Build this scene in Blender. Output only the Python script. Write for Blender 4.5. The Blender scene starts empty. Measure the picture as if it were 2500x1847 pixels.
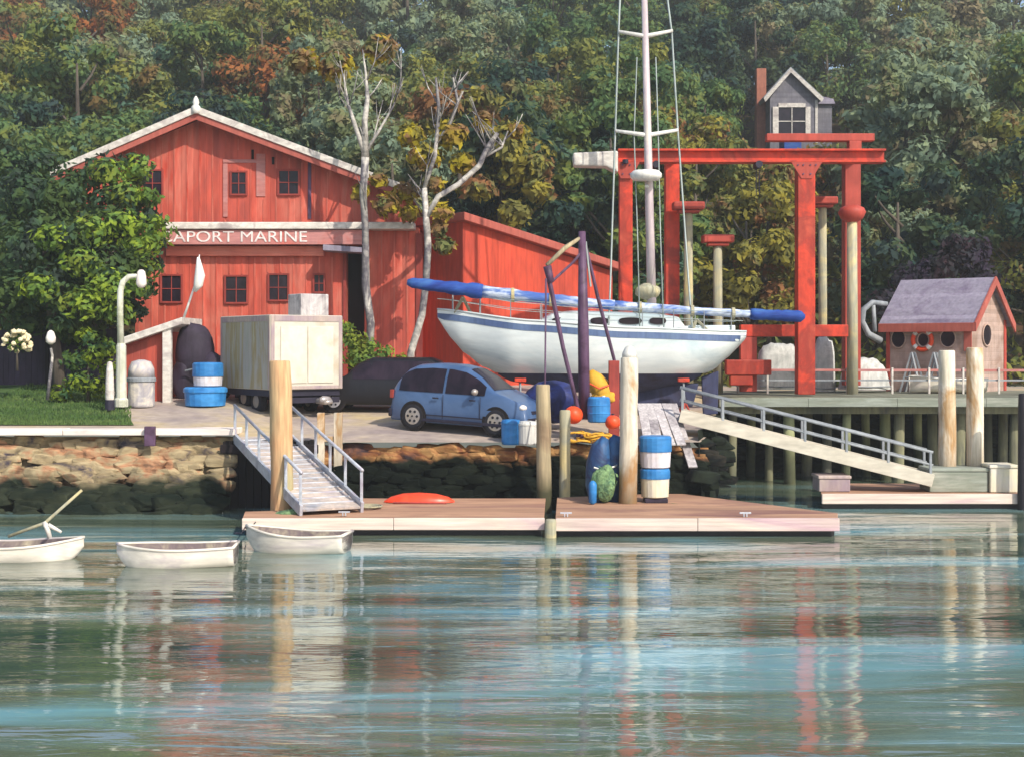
import bpy, bmesh, math, random
from mathutils import Vector, Matrix, noise
random.seed(7)
R = math.radians
scene = bpy.context.scene
col = scene.collection

# ------------------------------------------------------------------ camera, world, sun
EYE = 4.5
F = 3400.0                      # focal length in photograph pixels (photo 2500 wide)
cam = bpy.data.cameras.new('camera'); co = bpy.data.objects.new('camera', cam); col.objects.link(co)
co.location = (0, 0, EYE); co.rotation_euler = (R(90), 0, 0)
cam.sensor_width = 36; cam.lens = 36 * F / 2500; cam.shift_y = -73.5 / 2500
cam.clip_end = 2000; cam.clip_start = 0.5
scene.camera = co

SUN_EL = R(40); SUN_H = Vector((0.62, -0.78)).normalized()
sd = Vector((SUN_H.x * math.cos(SUN_EL), SUN_H.y * math.cos(SUN_EL), math.sin(SUN_EL)))
w = bpy.data.worlds.new('World'); scene.world = w; w.use_nodes = True
nt = w.node_tree
bg = nt.nodes['Background']
sky = nt.nodes.new('ShaderNodeTexSky'); sky.sky_type = 'NISHITA'; sky.sun_disc = False
sky.sun_elevation = SUN_EL; sky.sun_rotation = math.atan2(SUN_H.x, SUN_H.y)
sky.air_density = 1.0; sky.dust_density = 1.6; sky.ozone_density = 1.0
nt.links.new(sky.outputs[0], bg.inputs[0]); bg.inputs[1].default_value = 0.145
sl = bpy.data.lights.new('sun', 'SUN'); sl.energy = 3.6; sl.angle = R(0.6); sl.color = (1, .93, .82)
so = bpy.data.objects.new('sun', sl); col.objects.link(so)
so.rotation_euler = sd.to_track_quat('Z', 'Y').to_euler()
vs = scene.view_settings
vs.view_transform = 'Standard'; vs.look = 'None'; vs.gamma = 1; vs.exposure = 0.52
vs.use_curve_mapping = False

# ------------------------------------------------------------------ helpers
def P(px, py, Y):
    """world point seen at photograph pixel px,py when it stands Y metres away"""
    return Vector(((px - 1250) / F * Y, Y, EYE + (850 - py) / F * Y))

def XX(px, Y): return (px - 1250) / F * Y
def ZZ(py, Y): return EYE + (850 - py) / F * Y

def smooth(a, b, t):
    t = max(0, min(1, (t - a) / (b - a))); return t * t * (3 - 2 * t)

def lin(c):
    out = []
    for v in c:
        v = v / 255.0
        out.append(v / 12.92 if v <= .04045 else ((v + .055) / 1.055) ** 2.4)
    return (out[0], out[1], out[2], 1)

def tag(o, label=None, cat=None, group=None, kind=None):
    if label: o['label'] = label
    if cat: o['category'] = cat
    if group: o['group'] = group
    if kind: o['kind'] = kind
    return o

def thing(name, label, cat, loc, group=None, rz=0):
    o = bpy.data.objects.new(name, None); col.objects.link(o)
    o.empty_display_size = .2
    o.location = loc; o.rotation_euler = (0, 0, rz)
    return tag(o, label, cat, group)

def wpos(o):
    v = Vector((0, 0, 0))
    while o is not None:
        v += Vector(o.location); o = o.parent
    return v

class MB:
    def __init__(s): s.v = []; s.f = []
    def add(s, vs_, fs):
        b = len(s.v); s.v += [Vector(v) for v in vs_]; s.f += [tuple(i + b for i in f) for f in fs]
        return s
    def box(s, x0, x1, y0, y1, z0, z1):
        if x0 > x1: x0, x1 = x1, x0
        if y0 > y1: y0, y1 = y1, y0
        if z0 > z1: z0, z1 = z1, z0
        return s.add([(x0, y0, z0), (x1, y0, z0), (x1, y1, z0), (x0, y1, z0), (x0, y0, z1), (x1, y0, z1), (x1, y1, z1), (x0, y1, z1)],
              [(0, 3, 2, 1), (4, 5, 6, 7), (0, 1, 5, 4), (1, 2, 6, 5), (2, 3, 7, 6), (3, 0, 4, 7)])
    def bar(s, a, b, w_, h_, up=Vector((0, 0, 1))):
        a = Vector(a); b = Vector(b); d = (b - a).normalized()
        if abs(d.dot(up)) > .98: up = Vector((0, 1, 0))
        x = d.cross(up).normalized(); y = x.cross(d).normalized()
        vs_ = []
        for p in (a, b):
            for sx, sy in ((-1, -1), (1, -1), (1, 1), (-1, 1)):
                vs_.append(p + x * sx * w_ / 2 + y * sy * h_ / 2)
        return s.add(vs_, [(3, 2, 1, 0), (4, 5, 6, 7), (0, 1, 5, 4), (1, 2, 6, 5), (2, 3, 7, 6), (3, 0, 4, 7)])
    def path(s, pts, rad, n=8, cap=True):
        pts = [Vector(p) for p in pts]
        if not isinstance(rad, (list, tuple)): rad = [rad] * len(pts)
        ref = None; rings = []
        b = len(s.v)
        for i, p in enumerate(pts):
            d = (pts[min(i + 1, len(pts) - 1)] - pts[max(i - 1, 0)]).normalized()
            if ref is None:
                ref = Vector((1, 0, 0)) if abs(d.x) < .9 else Vector((0, 1, 0))
            x = (ref - d * ref.dot(d)).normalized(); ref = x; y = d.cross(x)
            for k in range(n):
                a = 2 * math.pi * k / n
                s.v.append(p + (x * math.cos(a) + y * math.sin(a)) * rad[i])
        for i in range(len(pts) - 1):
            for k in range(n):
                k2 = (k + 1) % n
                s.f.append((b + i * n + k, b + i * n + k2, b + (i + 1) * n + k2, b + (i + 1) * n + k))
        if cap:
            s.f.append(tuple(b + k for k in reversed(range(n))))
            s.f.append(tuple(b + (len(pts) - 1) * n + k for k in range(n)))
        return s
    def tube(s, a, b, r0, r1=None, n=10): return s.path([a, b], [r0, r1 if r1 is not None else r0], n)
    def lathe(s, prof, c, n=16, axis='z'):
        b = len(s.v); c = Vector(c)
        for (r_, h) in prof:
            for k in range(n):
                a = 2 * math.pi * k / n
                if axis == 'z': q = Vector((r_ * math.cos(a), r_ * math.sin(a), h))
                elif axis == 'y': q = Vector((r_ * math.cos(a), h, -r_ * math.sin(a)))
                else: q = Vector((h, r_ * math.cos(a), r_ * math.sin(a)))
                s.v.append(c + q)
        for i in range(len(prof) - 1):
            for k in range(n):
                k2 = (k + 1) % n
                s.f.append((b + i * n + k, b + i * n + k2, b + (i + 1) * n + k2, b + (i + 1) * n + k))
        s.f.append(tuple(b + k for k in reversed(range(n))))
        s.f.append(tuple(b + (len(prof) - 1) * n + k for k in range(n)))
        return s
    def prism(s, pts, y0, y1):
        """polygon in XZ, counter-clockwise seen from -Y, thick from y0 to y1"""
        n = len(pts)
        s.add([(x, y0, z) for x, z in pts] + [(x, y1, z) for x, z in pts],
              [tuple(range(n)), tuple(reversed(range(n, 2 * n)))] +
              [((i + 1) % n, i, i + n, (i + 1) % n + n) for i in range(n)])
        return s
    def slab(s, pts, z0, z1):
        """polygon in XY, thick z0..z1"""
        n = len(pts)
        s.add([(x, y, z0) for x, y in pts] + [(x, y, z1) for x, y in pts],
              [tuple(reversed(range(n))), tuple(range(n, 2 * n))] +
              [(i, (i + 1) % n, (i + 1) % n + n, i + n) for i in range(n)])
        return s
    def blob(s, c, rx, ry, rz, seed=0, amp=.25, sub=2, flat=False):
        bm = bmesh.new(); bmesh.ops.create_icosphere(bm, subdivisions=sub, radius=1)
        vs_ = []
        for v in bm.verts:
            q = v.co.copy(); k = 1 + amp * noise.noise(q * 1.3 + Vector((seed * 3.1, seed * 1.7, seed)))
            q *= k
            if flat and q.z < -.5: q.z = -.5
            vs_.append(Vector(c) + Vector((q.x * rx, q.y * ry, q.z * rz)))
        s.add(vs_, [tuple(v.index for v in f.verts) for f in bm.faces]); bm.free()
        return s
    def build(s, name, m, parent=None, sm=False, bevel=0, local=False):
        off = Vector((0, 0, 0)) if (local or parent is None) else wpos(parent)
        me = bpy.data.meshes.new(name)
        me.from_pydata([tuple(v - off) for v in s.v], [], s.f)
        bm = bmesh.new(); bm.from_mesh(me); bmesh.ops.recalc_face_normals(bm, faces=bm.faces); bm.to_mesh(me); bm.free()
        if m is not None: me.materials.append(m)
        if sm:
            for p in me.polygons: p.use_smooth = True
        o = bpy.data.objects.new(name, me); col.objects.link(o)
        if parent is not None: o.parent = parent
        if bevel:
            bv = o.modifiers.new('bevel', 'BEVEL'); bv.width = bevel; bv.segments = 2; bv.limit_method = 'ANGLE'
        return o

def copy_tree(o, parent=None):
    c = o.copy(); col.objects.link(c); c.parent = parent
    for ch in list(o.children): copy_tree(ch, c)
    return c

# ------------------------------------------------------------------ materials
def paint(name, cols, rough=.65, dab=.9, stretch=(1, 1, 1), streak=(9, 9, 1.2), samt=.18, bump=.25, boards=None, spec=.35, metal=0, zband=None, bscale=None, jitter=.1):
    m = bpy.data.materials.new(name); m.use_nodes = True
    t = m.node_tree; N = t.nodes.new; L = t.links.new
    bs = t.nodes['Principled BSDF']
    tc = N('ShaderNodeTexCoord'); oi = N('ShaderNodeObjectInfo')
    va = N('ShaderNodeVectorMath'); va.operation = 'ADD'
    mul = N('ShaderNodeMath'); mul.operation = 'MULTIPLY'; mul.inputs[1].default_value = 37.0
    L(oi.outputs['Random'], mul.inputs[0]); L(tc.outputs['Object'], va.inputs[0]); L(mul.outputs[0], va.inputs[1])
    mp = N('ShaderNodeMapping'); mp.inputs['Scale'].default_value = stretch; L(va.outputs[0], mp.inputs[0])
    n1 = N('ShaderNodeTexNoise'); n1.inputs['Scale'].default_value = dab; n1.inputs['Detail'].default_value = 5
    n1.inputs['Roughness'].default_value = .62; n1.inputs['Distortion'].default_value = .6
    L(mp.outputs[0], n1.inputs['Vector'])
    rp = N('ShaderNodeValToRGB'); el = rp.color_ramp.elements
    cs = [lin(c) for c in cols]
    if len(cs) == 1: cs = cs * 2
    el[0].position = .32; el[0].color = cs[0]; el[1].position = .68; el[1].color = cs[-1]
    for i, c in enumerate(cs[1:-1]):
        e = el.new(.32 + .36 * (i + 1) / (len(cs) - 1)); e.color = c
    L(n1.outputs['Fac'], rp.inputs[0])
    colr = rp.outputs[0]
    mp2 = N('ShaderNodeMapping'); mp2.inputs['Scale'].default_value = streak; L(va.outputs[0], mp2.inputs[0])
    n2 = N('ShaderNodeTexNoise'); n2.inputs['Scale'].default_value = 1; n2.inputs['Detail'].default_value = 4
    L(mp2.outputs[0], n2.inputs['Vector'])
    mr = N('ShaderNodeMapRange'); mr.inputs[1].default_value = .3; mr.inputs[2].default_value = .7
    mr.inputs[3].default_value = 1 - samt; mr.inputs[4].default_value = 1 + samt * .6
    L(n2.outputs['Fac'], mr.inputs[0])
    jr = N('ShaderNodeMapRange'); jr.inputs[3].default_value = 1 - jitter; jr.inputs[4].default_value = 1 + jitter
    L(oi.outputs['Random'], jr.inputs[0])
    mm = N('ShaderNodeMath'); mm.operation = 'MULTIPLY'; L(mr.outputs[0], mm.inputs[0]); L(jr.outputs[0], mm.inputs[1])
    val = mm.outputs[0]; height = n2.outputs['Fac']
    if boards:
        ax, wd = boards
        sp = N('ShaderNodeSeparateXYZ'); L(tc.outputs['Object'], sp.inputs[0])
        dv = N('ShaderNodeMath'); dv.operation = 'DIVIDE'; dv.inputs[1].default_value = wd; L(sp.outputs[ax], dv.inputs[0])
        fl = N('ShaderNodeMath'); fl.operation = 'FLOOR'; L(dv.outputs[0], fl.inputs[0])
        wn = N('ShaderNodeTexWhiteNoise'); wn.noise_dimensions = '1D'; L(fl.outputs[0], wn.inputs['W'])
        m3 = N('ShaderNodeMapRange'); m3.inputs[3].default_value = .86; m3.inputs[4].default_value = 1.12; L(wn.outputs['Value'], m3.inputs[0])
        m4 = N('ShaderNodeMath'); m4.operation = 'MULTIPLY'; L(val, m4.inputs[0]); L(m3.outputs[0], m4.inputs[1]); val = m4.outputs[0]
        fr = N('ShaderNodeMath'); fr.operation = 'FRACT'; L(dv.outputs[0], fr.inputs[0])
        pp = N('ShaderNodeMath'); pp.operation = 'PINGPONG'; pp.inputs[1].default_value = .5; L(fr.outputs[0], pp.inputs[0])
        gr = N('ShaderNodeMapRange'); gr.inputs[1].default_value = 0; gr.inputs[2].default_value = .1; gr.inputs[3].default_value = 0; gr.inputs[4].default_value = 1.4
        L(pp.outputs[0], gr.inputs[0])
        ad = N('ShaderNodeMath'); ad.operation = 'ADD'; L(height, ad.inputs[0]); L(gr.outputs[0], ad.inputs[1]); height = ad.outputs[0]
    vm = N('ShaderNodeVectorMath'); vm.operation = 'SCALE'; L(colr, vm.inputs[0]); L(val, vm.inputs['Scale'])
    colr = vm.outputs[0]
    if zband:
        z0, z1, c2 = zband                       # stain below a tide line, world height
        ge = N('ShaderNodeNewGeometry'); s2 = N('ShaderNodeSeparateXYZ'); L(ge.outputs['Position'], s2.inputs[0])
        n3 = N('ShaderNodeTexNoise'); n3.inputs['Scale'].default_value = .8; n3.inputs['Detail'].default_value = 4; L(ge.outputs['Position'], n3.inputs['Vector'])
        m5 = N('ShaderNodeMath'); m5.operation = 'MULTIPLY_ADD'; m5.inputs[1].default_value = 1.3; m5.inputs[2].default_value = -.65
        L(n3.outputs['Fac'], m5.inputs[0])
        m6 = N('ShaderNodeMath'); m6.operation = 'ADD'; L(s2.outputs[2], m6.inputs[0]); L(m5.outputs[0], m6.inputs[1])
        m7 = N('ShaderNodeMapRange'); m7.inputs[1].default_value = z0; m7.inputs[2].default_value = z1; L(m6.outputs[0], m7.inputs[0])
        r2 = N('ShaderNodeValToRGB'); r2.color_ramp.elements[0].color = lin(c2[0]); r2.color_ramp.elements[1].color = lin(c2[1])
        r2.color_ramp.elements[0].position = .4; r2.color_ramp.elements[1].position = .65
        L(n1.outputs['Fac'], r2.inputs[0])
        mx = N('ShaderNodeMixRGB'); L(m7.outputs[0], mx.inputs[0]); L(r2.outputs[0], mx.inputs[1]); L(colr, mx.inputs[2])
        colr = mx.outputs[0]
    L(colr, bs.inputs['Base Color'])
    bs.inputs['Roughness'].default_value = rough; bs.inputs['Metallic'].default_value = metal
    bs.inputs['Specular IOR Level'].default_value = spec
    if bump:
        bp = N('ShaderNodeBump'); bp.inputs['Strength'].default_value = bump; bp.inputs['Distance'].default_value = .03
        L(height, bp.inputs['Height']); L(bp.outputs[0], bs.inputs['Normal'])
    return m

M = {}
M['red_wall'] = paint('red_wall', [(160, 72, 60), (186, 78, 60), (194, 104, 86), (184, 64, 44)], dab=.35, stretch=(1.6, 1, .6), streak=(5, 5, .7), samt=.22, boards=(0, .24))
M['red_wing'] = paint('red_wall_wing', [(172, 66, 50), (200, 76, 52), (186, 64, 46)], dab=.4, stretch=(1.6, 1, .6), boards=(0, .26))  # one red mix for all walls of the wing
M['sign_red'] = paint('sign_board_red', [(168, 112, 110), (178, 122, 116), (178, 98, 88)], dab=1.2, streak=(1.5, 8, 12))
M['salmon'] = paint('salmon_fascia', [(224, 136, 116), (208, 106, 88)], dab=.8, streak=(1, 8, 12))
M['fascia_red'] = paint('fascia_red', [(156, 78, 66), (178, 96, 82)], dab=.8)
M['white_trim'] = paint('white_trim', [(182, 174, 166), (206, 200, 190), (158, 148, 144)], dab=1.6, streak=(4, 4, 9), samt=.22)
M['white'] = paint('white_paint', [(226, 224, 214), (206, 204, 198)], dab=1.4, rough=.5)
M['letter'] = paint('letter_paint', [(228, 222, 216), (206, 190, 186)], dab=5, rough=.6)
M['roof_dark'] = paint('roof_shingle', [(58, 50, 50), (74, 66, 64)], boards=(1, .3))
M['glass'] = paint('dark_glass', [(24, 20, 28), (44, 34, 44)], rough=.15, bump=.03, spec=.22, dab=2)
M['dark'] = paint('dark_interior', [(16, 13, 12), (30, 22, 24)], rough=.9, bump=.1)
M['frame_red'] = paint('window_frame_red', [(120, 44, 38), (150, 60, 50)])
M['wood'] = paint('pile_wood', [(142, 134, 112), (168, 152, 120), (134, 112, 88)], dab=.8, stretch=(1, 1, .35), streak=(14, 14, 1.2), samt=.3, rough=.85, zband=(.55, 1.3, ((52, 56, 38), (84, 78, 52))))
M['wood_orange'] = paint('pile_wood_orange', [(160, 152, 116), (186, 152, 112), (176, 124, 84)], dab=.5, stretch=(1, 1, .35), streak=(14, 14, 1.2), samt=.28, rough=.85)
M['wood_pale'] = paint('pile_wood_pale', [(196, 184, 158), (214, 204, 184), (168, 132, 88), (190, 176, 150)], dab=.9, stretch=(1, 1, .4), streak=(14, 14, 1.2), samt=.28, rough=.85, zband=(.35, 1.9, ((96, 78, 50), (150, 108, 66))))
M['wood_tan'] = paint('post_tan', [(182, 168, 126), (150, 148, 128), (198, 180, 124)], dab=.6, streak=(14, 14, 1.2), samt=.25, rough=.8)
M['float_face'] = paint('float_timber', [(194, 170, 164), (210, 194, 178), (188, 156, 164)], dab=.5, stretch=(.4, 1, 2), streak=(.8, 8, 16), samt=.2, rough=.8)
M['float_deck'] = paint('float_deck', [(150, 112, 90), (180, 140, 112), (136, 98, 86)], dab=.6, stretch=(.4, 1.5, 1), streak=(.8, 12, 8), boards=(1, .2), rough=.85)
M['float_black'] = paint('float_tank', [(24, 22, 26), (44, 40, 44)], rough=.6)
M['alu'] = paint('aluminium', [(150, 156, 168), (186, 190, 196), (168, 160, 172)], dab=1.5, rough=.45, metal=.25, streak=(3, 3, 6))
M['ramp_deck'] = paint('ramp_deck', [(168, 158, 156), (196, 180, 166), (150, 150, 156)], dab=1.2, boards=(1, .15), rough=.7)
M['ramp_cream'] = paint('ramp_beam', [(190, 182, 164), (208, 200, 182)], dab=.9, streak=(2, 8, 8), rough=.7)
M['rail_grey'] = paint('rail_grey', [(112, 118, 124), (150, 154, 156)], dab=1.2, rough=.6)
M['pier_deck'] = paint('pier_deck', [(98, 100, 84), (126, 128, 110), (84, 84, 68)], dab=.5, stretch=(.3, 1, 1), boards=(0, .22), rough=.85)
M['pier_edge'] = paint('pier_edge', [(156, 162, 152), (128, 134, 120), (170, 168, 156)], dab=.6, stretch=(.4, 1, 2), streak=(1, 8, 14), rough=.8)
M['pier_pile'] = paint('pier_pile', [(84, 86, 74), (116, 114, 88), (60, 62, 66)], dab=.7, stretch=(1, 1, .4), streak=(12, 12, 1), rough=.9)
M['pier_pile_pale'] = paint('pier_pile_pale', [(170, 172, 128), (134, 138, 100)], dab=.7, streak=(12, 12, 1), rough=.9, zband=(1.0, 1.9, ((50, 54, 40), (84, 86, 60))))
M['lift_red'] = paint('hoist_red', [(178, 50, 30), (200, 62, 36), (150, 46, 32), (176, 70, 48)], dab=.9, streak=(6, 6, 1.5), samt=.2, rough=.5)
M['lift_dull'] = paint('hoist_dull_red', [(150, 56, 44), (176, 72, 58)], dab=.9, rough=.6)
M['hull_white'] = paint('hull_white', [(196, 205, 206), (212, 217, 214), (172, 188, 192)], dab=.5, stretch=(.6, 1, 1.5), streak=(1, 4, 7), samt=.08, rough=.3, bump=.03, spec=.5)
M['hull_navy'] = paint('antifouling', [(34, 38, 66), (54, 58, 88), (40, 34, 52)], dab=.8, rough=.7)
M['stripe'] = paint('hull_stripe', [(72, 88, 128), (96, 116, 146)], dab=.8, rough=.35, bump=.03)
M['canvas_blue'] = paint('canvas_blue', [(24, 46, 116), (36, 72, 146), (60, 104, 160)], dab=1.2, stretch=(.6, 1, 2), streak=(2, 6, 10), rough=.8, bump=.5)
M['canvas_white'] = paint('canvas_white', [(60, 92, 160), (84, 112, 168), (190, 200, 212), (84, 112, 172), (46, 82, 154)], dab=.9, stretch=(.5, 1, 2), streak=(1.5, 6, 10), rough=.7, bump=.4)
M['mast'] = paint('mast_paint', [(204, 196, 184), (192, 176, 180), (216, 208, 188)], dab=.5, rough=.4, bump=.05)
M['wire'] = paint('rigging_wire', [(130, 142, 138), (160, 168, 164)], rough=.5, bump=0, metal=.2)
M['purple'] = paint('derrick_steel', [(66, 40, 62), (92, 66, 92), (54, 34, 46)], dab=1.2, rough=.55)
M['brown_shed'] = paint('shed_wall', [(166, 138, 122), (176, 152, 140), (150, 122, 106)], dab=.9, streak=(6, 6, 1), boards=(2, .16))
M['slate'] = paint('shed_roof', [(124, 116, 134), (144, 138, 152), (110, 98, 120)], dab=.9, boards=(2, .14), rough=.8)
M['slate_hill'] = paint('house_shingle', [(96, 94, 104), (122, 120, 126)], dab=.9, boards=(2, .2), rough=.8)
M['brick'] = paint('chimney_brick', [(160, 98, 74), (136, 80, 62)], dab=3)
M['truck_white'] = paint('box_white', [(190, 182, 164), (202, 196, 182), (184, 168, 144)], dab=.7, streak=(5, 5, 5), samt=.08, rough=.5, bump=.08)
M['truck_side'] = paint('box_side', [(150, 154, 138), (160, 158, 150), (150, 136, 92), (168, 172, 160)], dab=.8, stretch=(2.4, 2.4, .35), streak=(8, 8, .6), samt=.12, rough=.55, bump=.1)  # greyer copy of the box cream: left face's shade put into colour
M['truck_frame'] = paint('box_frame', [(150, 132, 140), (182, 166, 150)], dab=1)
M['navy_dark'] = paint('dark_chassis', [(26, 24, 40), (40, 36, 52)], rough=.6)
M['tire'] = paint('tyre', [(22, 22, 28), (36, 34, 42)], rough=.8)
M['rim'] = paint('wheel_rim', [(180, 164, 138), (150, 150, 160)], rough=.35, metal=.4, bump=.02)
M['van_blue'] = paint('van_blue', [(50, 74, 108), (72, 96, 132), (58, 84, 122)], dab=.7, streak=(1, 4, 5), samt=.08, rough=.28, bump=.02, spec=.6)
M['car_black'] = paint('car_dark', [(20, 19, 26), (30, 28, 32)], rough=.4, bump=.02, spec=.3, dab=.7)
M['lamp_metal'] = paint('lamp_post_paint', [(180, 184, 162), (206, 206, 190), (160, 162, 138)], dab=1.4, streak=(10, 10, 1))
M['lamp_glass'] = paint('lamp_glass', [(226, 222, 212), (214, 196, 190)], rough=.3)
M['blue_tub'] = paint('blue_plastic', [(36, 108, 172), (60, 136, 196)], dab=2, streak=(3, 3, 9), rough=.45)
M['cream_tub'] = paint('cream_plastic', [(220, 212, 176), (206, 200, 190)], dab=2, rough=.5)
M['white_tub'] = paint('white_plastic', [(206, 206, 216), (188, 178, 170)], dab=2, rough=.5)
M['grey_drum'] = paint('drum_grey_white', [(196, 186, 170), (160, 156, 162), (210, 202, 186)], dab=1.6, streak=(6, 6, 1), rough=.5)
M['tarp_blue'] = paint('tarp_blue', [(46, 88, 132), (30, 46, 84), (66, 104, 132)], dab=1.8, rough=.55, bump=.5)
M['net_green'] = paint('net_green', [(84, 124, 84), (122, 152, 104), (60, 96, 76)], dab=3, streak=(16, 16, 16), samt=.35, bump=1, rough=.9)
M['orange_buoy'] = paint('buoy_orange', [(214, 62, 24), (232, 84, 40)], rough=.45, dab=2, bump=.1)
M['red_kayak'] = paint('kayak_red', [(206, 54, 28), (226, 76, 44)], rough=.35, dab=1, bump=.02)
M['yellow_bag'] = paint('yellow_bag', [(206, 150, 34), (220, 170, 60)], rough=.7, dab=3, bump=.5)
M['navy_shade'] = paint('navy_shade', [(20, 26, 70), (38, 50, 110), (26, 22, 44)], rough=.6, dab=1.4, bump=.5)
M['cover_purple'] = paint('dark_cover', [(34, 26, 38), (58, 48, 66)], rough=.75, dab=1.4, bump=.4)
M['grey_board'] = paint('grey_board', [(150, 142, 144), (184, 178, 176), (120, 112, 116)], dab=1.2, streak=(14, 14, 1), samt=.3, rough=.85)
M['white_tarp'] = paint('white_tarp', [(160, 162, 158), (190, 190, 184), (140, 142, 136)], dab=1.4, rough=.7, bump=.5)
M['dinghy'] = paint('dinghy_white', [(196, 188, 174), (214, 206, 192), (182, 170, 172)], dab=1, stretch=(.6, 1, 2), streak=(1.5, 6, 10), rough=.4, bump=.05)
M['dinghy_in'] = paint('dinghy_inside', [(150, 138, 120), (112, 98, 100), (176, 164, 140)], dab=1.5, rough=.7)
M['cap_stone'] = paint('wall_cap', [(206, 192, 184), (224, 212, 200), (190, 176, 170)], dab=.9, stretch=(.4, 1, 1), streak=(1, 6, 6), rough=.85)
M['rock_left'] = paint('shore_rock', [(110, 84, 66), (164, 122, 92), (164, 148, 116), (140, 124, 96), (70, 64, 74)], dab=1.0, stretch=(.8, 1, 1.6), streak=(2, 5, 9), samt=.3, bump=.6, rough=.95, spec=.1, zband=(.7, 1.05, ((22, 30, 24), (50, 54, 40))), jitter=0)
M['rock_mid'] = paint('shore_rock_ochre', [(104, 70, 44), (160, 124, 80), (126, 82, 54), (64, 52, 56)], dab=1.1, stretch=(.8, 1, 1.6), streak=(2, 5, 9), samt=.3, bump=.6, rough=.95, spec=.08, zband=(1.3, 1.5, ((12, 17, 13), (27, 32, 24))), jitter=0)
M['rock_dark'] = paint('shadow_rock', [(20, 28, 22), (36, 42, 34), (18, 20, 22), (56, 52, 44)], dab=.8, streak=(3, 5, 6), samt=.3, bump=.6, rough=.95, spec=.1)  # near-black stone colour paints in the shade beneath the pier
M['gravel'] = paint('yard_gravel', [(150, 136, 132), (176, 160, 146), (190, 170, 130)], dab=.35, streak=(3, 3, 3), samt=.18, bump=.4, rough=.95)
M['lawn'] = paint('lawn_green', [(46, 70, 32), (68, 94, 42), (92, 110, 58)], dab=.5, stretch=(.5, 2, 1), streak=(6, 6, 6), samt=.3, bump=.8, rough=.95)
M['soil'] = paint('hill_soil', [(40, 50, 32), (66, 66, 38), (84, 58, 36), (34, 46, 38)], dab=.25, streak=(1, 1, 1), samt=.3, bump=.6, rough=1)
M['bark'] = paint('bark', [(66, 58, 50), (92, 84, 74)], streak=(9, 9, 1.5), samt=.3, bump=.6, rough=.95)
M['birch'] = paint('birch_bark', [(120, 116, 112), (196, 190, 180), (88, 84, 92), (160, 156, 146)], dab=1.2, stretch=(1, 1, .5), streak=(4, 4, 9), samt=.3, bump=.3, rough=.8)
M['flower'] = paint('cream_blossom', [(230, 216, 178), (216, 200, 160)], dab=4, rough=.8)

def leafmat(name, cols, cell=.85):
    m = bpy.data.materials.new(name); m.use_nodes = True
    t = m.node_tree; N = t.nodes.new; L = t.links.new; bs = t.nodes['Principled BSDF']
    tc = N('ShaderNodeTexCoord'); oi = N('ShaderNodeObjectInfo')
    mu = N('ShaderNodeMath'); mu.operation = 'MULTIPLY'; mu.inputs[1].default_value = 61; L(oi.outputs['Random'], mu.inputs[0])
    va = N('ShaderNodeVectorMath'); va.operation = 'ADD'; L(tc.outputs['Object'], va.inputs[0]); L(mu.outputs[0], va.inputs[1])
    n0 = N('ShaderNodeTexNoise'); n0.inputs['Scale'].default_value = cell * .55; n0.inputs['Detail'].default_value = 3; n0.inputs['Distortion'].default_value = .8
    L(va.outputs[0], n0.inputs['Vector'])
    rp = N('ShaderNodeValToRGB'); el = rp.color_ramp.elements
    cs = [tuple(min(1, q * 1.22) for q in lin(c)[:3]) + (1,) for c in cols]
    el[0].position = .38; el[0].color = cs[0]; el[1].position = .62; el[1].color = cs[-1]
    for i, c in enumerate(cs[1:-1]):
        e = el.new(.38 + .24 * (i + 1) / (len(cs) - 1)); e.color = c
    L(n0.outputs['Fac'], rp.inputs[0])
    n1 = N('ShaderNodeTexVoronoi'); n1.inputs['Scale'].default_value = 2.6; L(va.outputs[0], n1.inputs['Vector'])
    sp = N('ShaderNodeSeparateXYZ'); L(n1.outputs['Color'], sp.inputs[0])
    mr = N('ShaderNodeMapRange'); mr.inputs[3].default_value = .85; mr.inputs[4].default_value = 1.18; L(sp.outputs[0], mr.inputs[0])
    vm = N('ShaderNodeVectorMath'); vm.operation = 'SCALE'; L(rp.outputs[0], vm.inputs[0]); L(mr.outputs[0], vm.inputs['Scale'])
    L(vm.outputs[0], bs.inputs['Base Color'])
    bs.inputs['Roughness'].default_value = .75; bs.inputs['Specular IOR Level'].default_value = .2
    tl = N('ShaderNodeBsdfTranslucent'); mx = N('ShaderNodeMixShader'); mx.inputs[0].default_value = .42
    L(vm.outputs[0], tl.inputs[0]); L(bs.outputs[0], mx.inputs[1]); L(tl.outputs[0], mx.inputs[2])
    L(mx.outputs[0], t.nodes['Material Output'].inputs[0])
    return m
LF = {
 'D': ('dark blue-green', leafmat('leaf_dark', [(38, 60, 56), (48, 74, 58), (72, 86, 52), (50, 68, 66)])),
 'G': ('mid green', leafmat('leaf_green', [(66, 92, 56), (86, 110, 66), (108, 116, 50), (72, 100, 82)])),
 'S': ('sage green', leafmat('leaf_sage', [(104, 122, 102), (124, 138, 108), (108, 118, 76), (122, 112, 84)])),
 'O': ('olive green', leafmat('leaf_olive', [(102, 108, 52), (130, 128, 56), (92, 110, 70), (118, 98, 58)])),
 'R': ('rust brown', leafmat('leaf_rust', [(88, 90, 52), (140, 84, 46), (98, 94, 56), (150, 92, 48)])),
 'Y': ('yellow-olive', leafmat('leaf_yellow', [(108, 106, 54), (142, 132, 48), (100, 104, 62), (132, 92, 58)])),
}
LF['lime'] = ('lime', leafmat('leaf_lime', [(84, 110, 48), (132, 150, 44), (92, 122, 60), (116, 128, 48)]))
LF['shade'] = ('shade', leafmat('leaf_shade', [(52, 72, 44), (74, 92, 46), (60, 84, 58), (48, 60, 50)]))  # darker leaf tone of the big tree; lime clumps carry its painted sunlight
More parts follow.
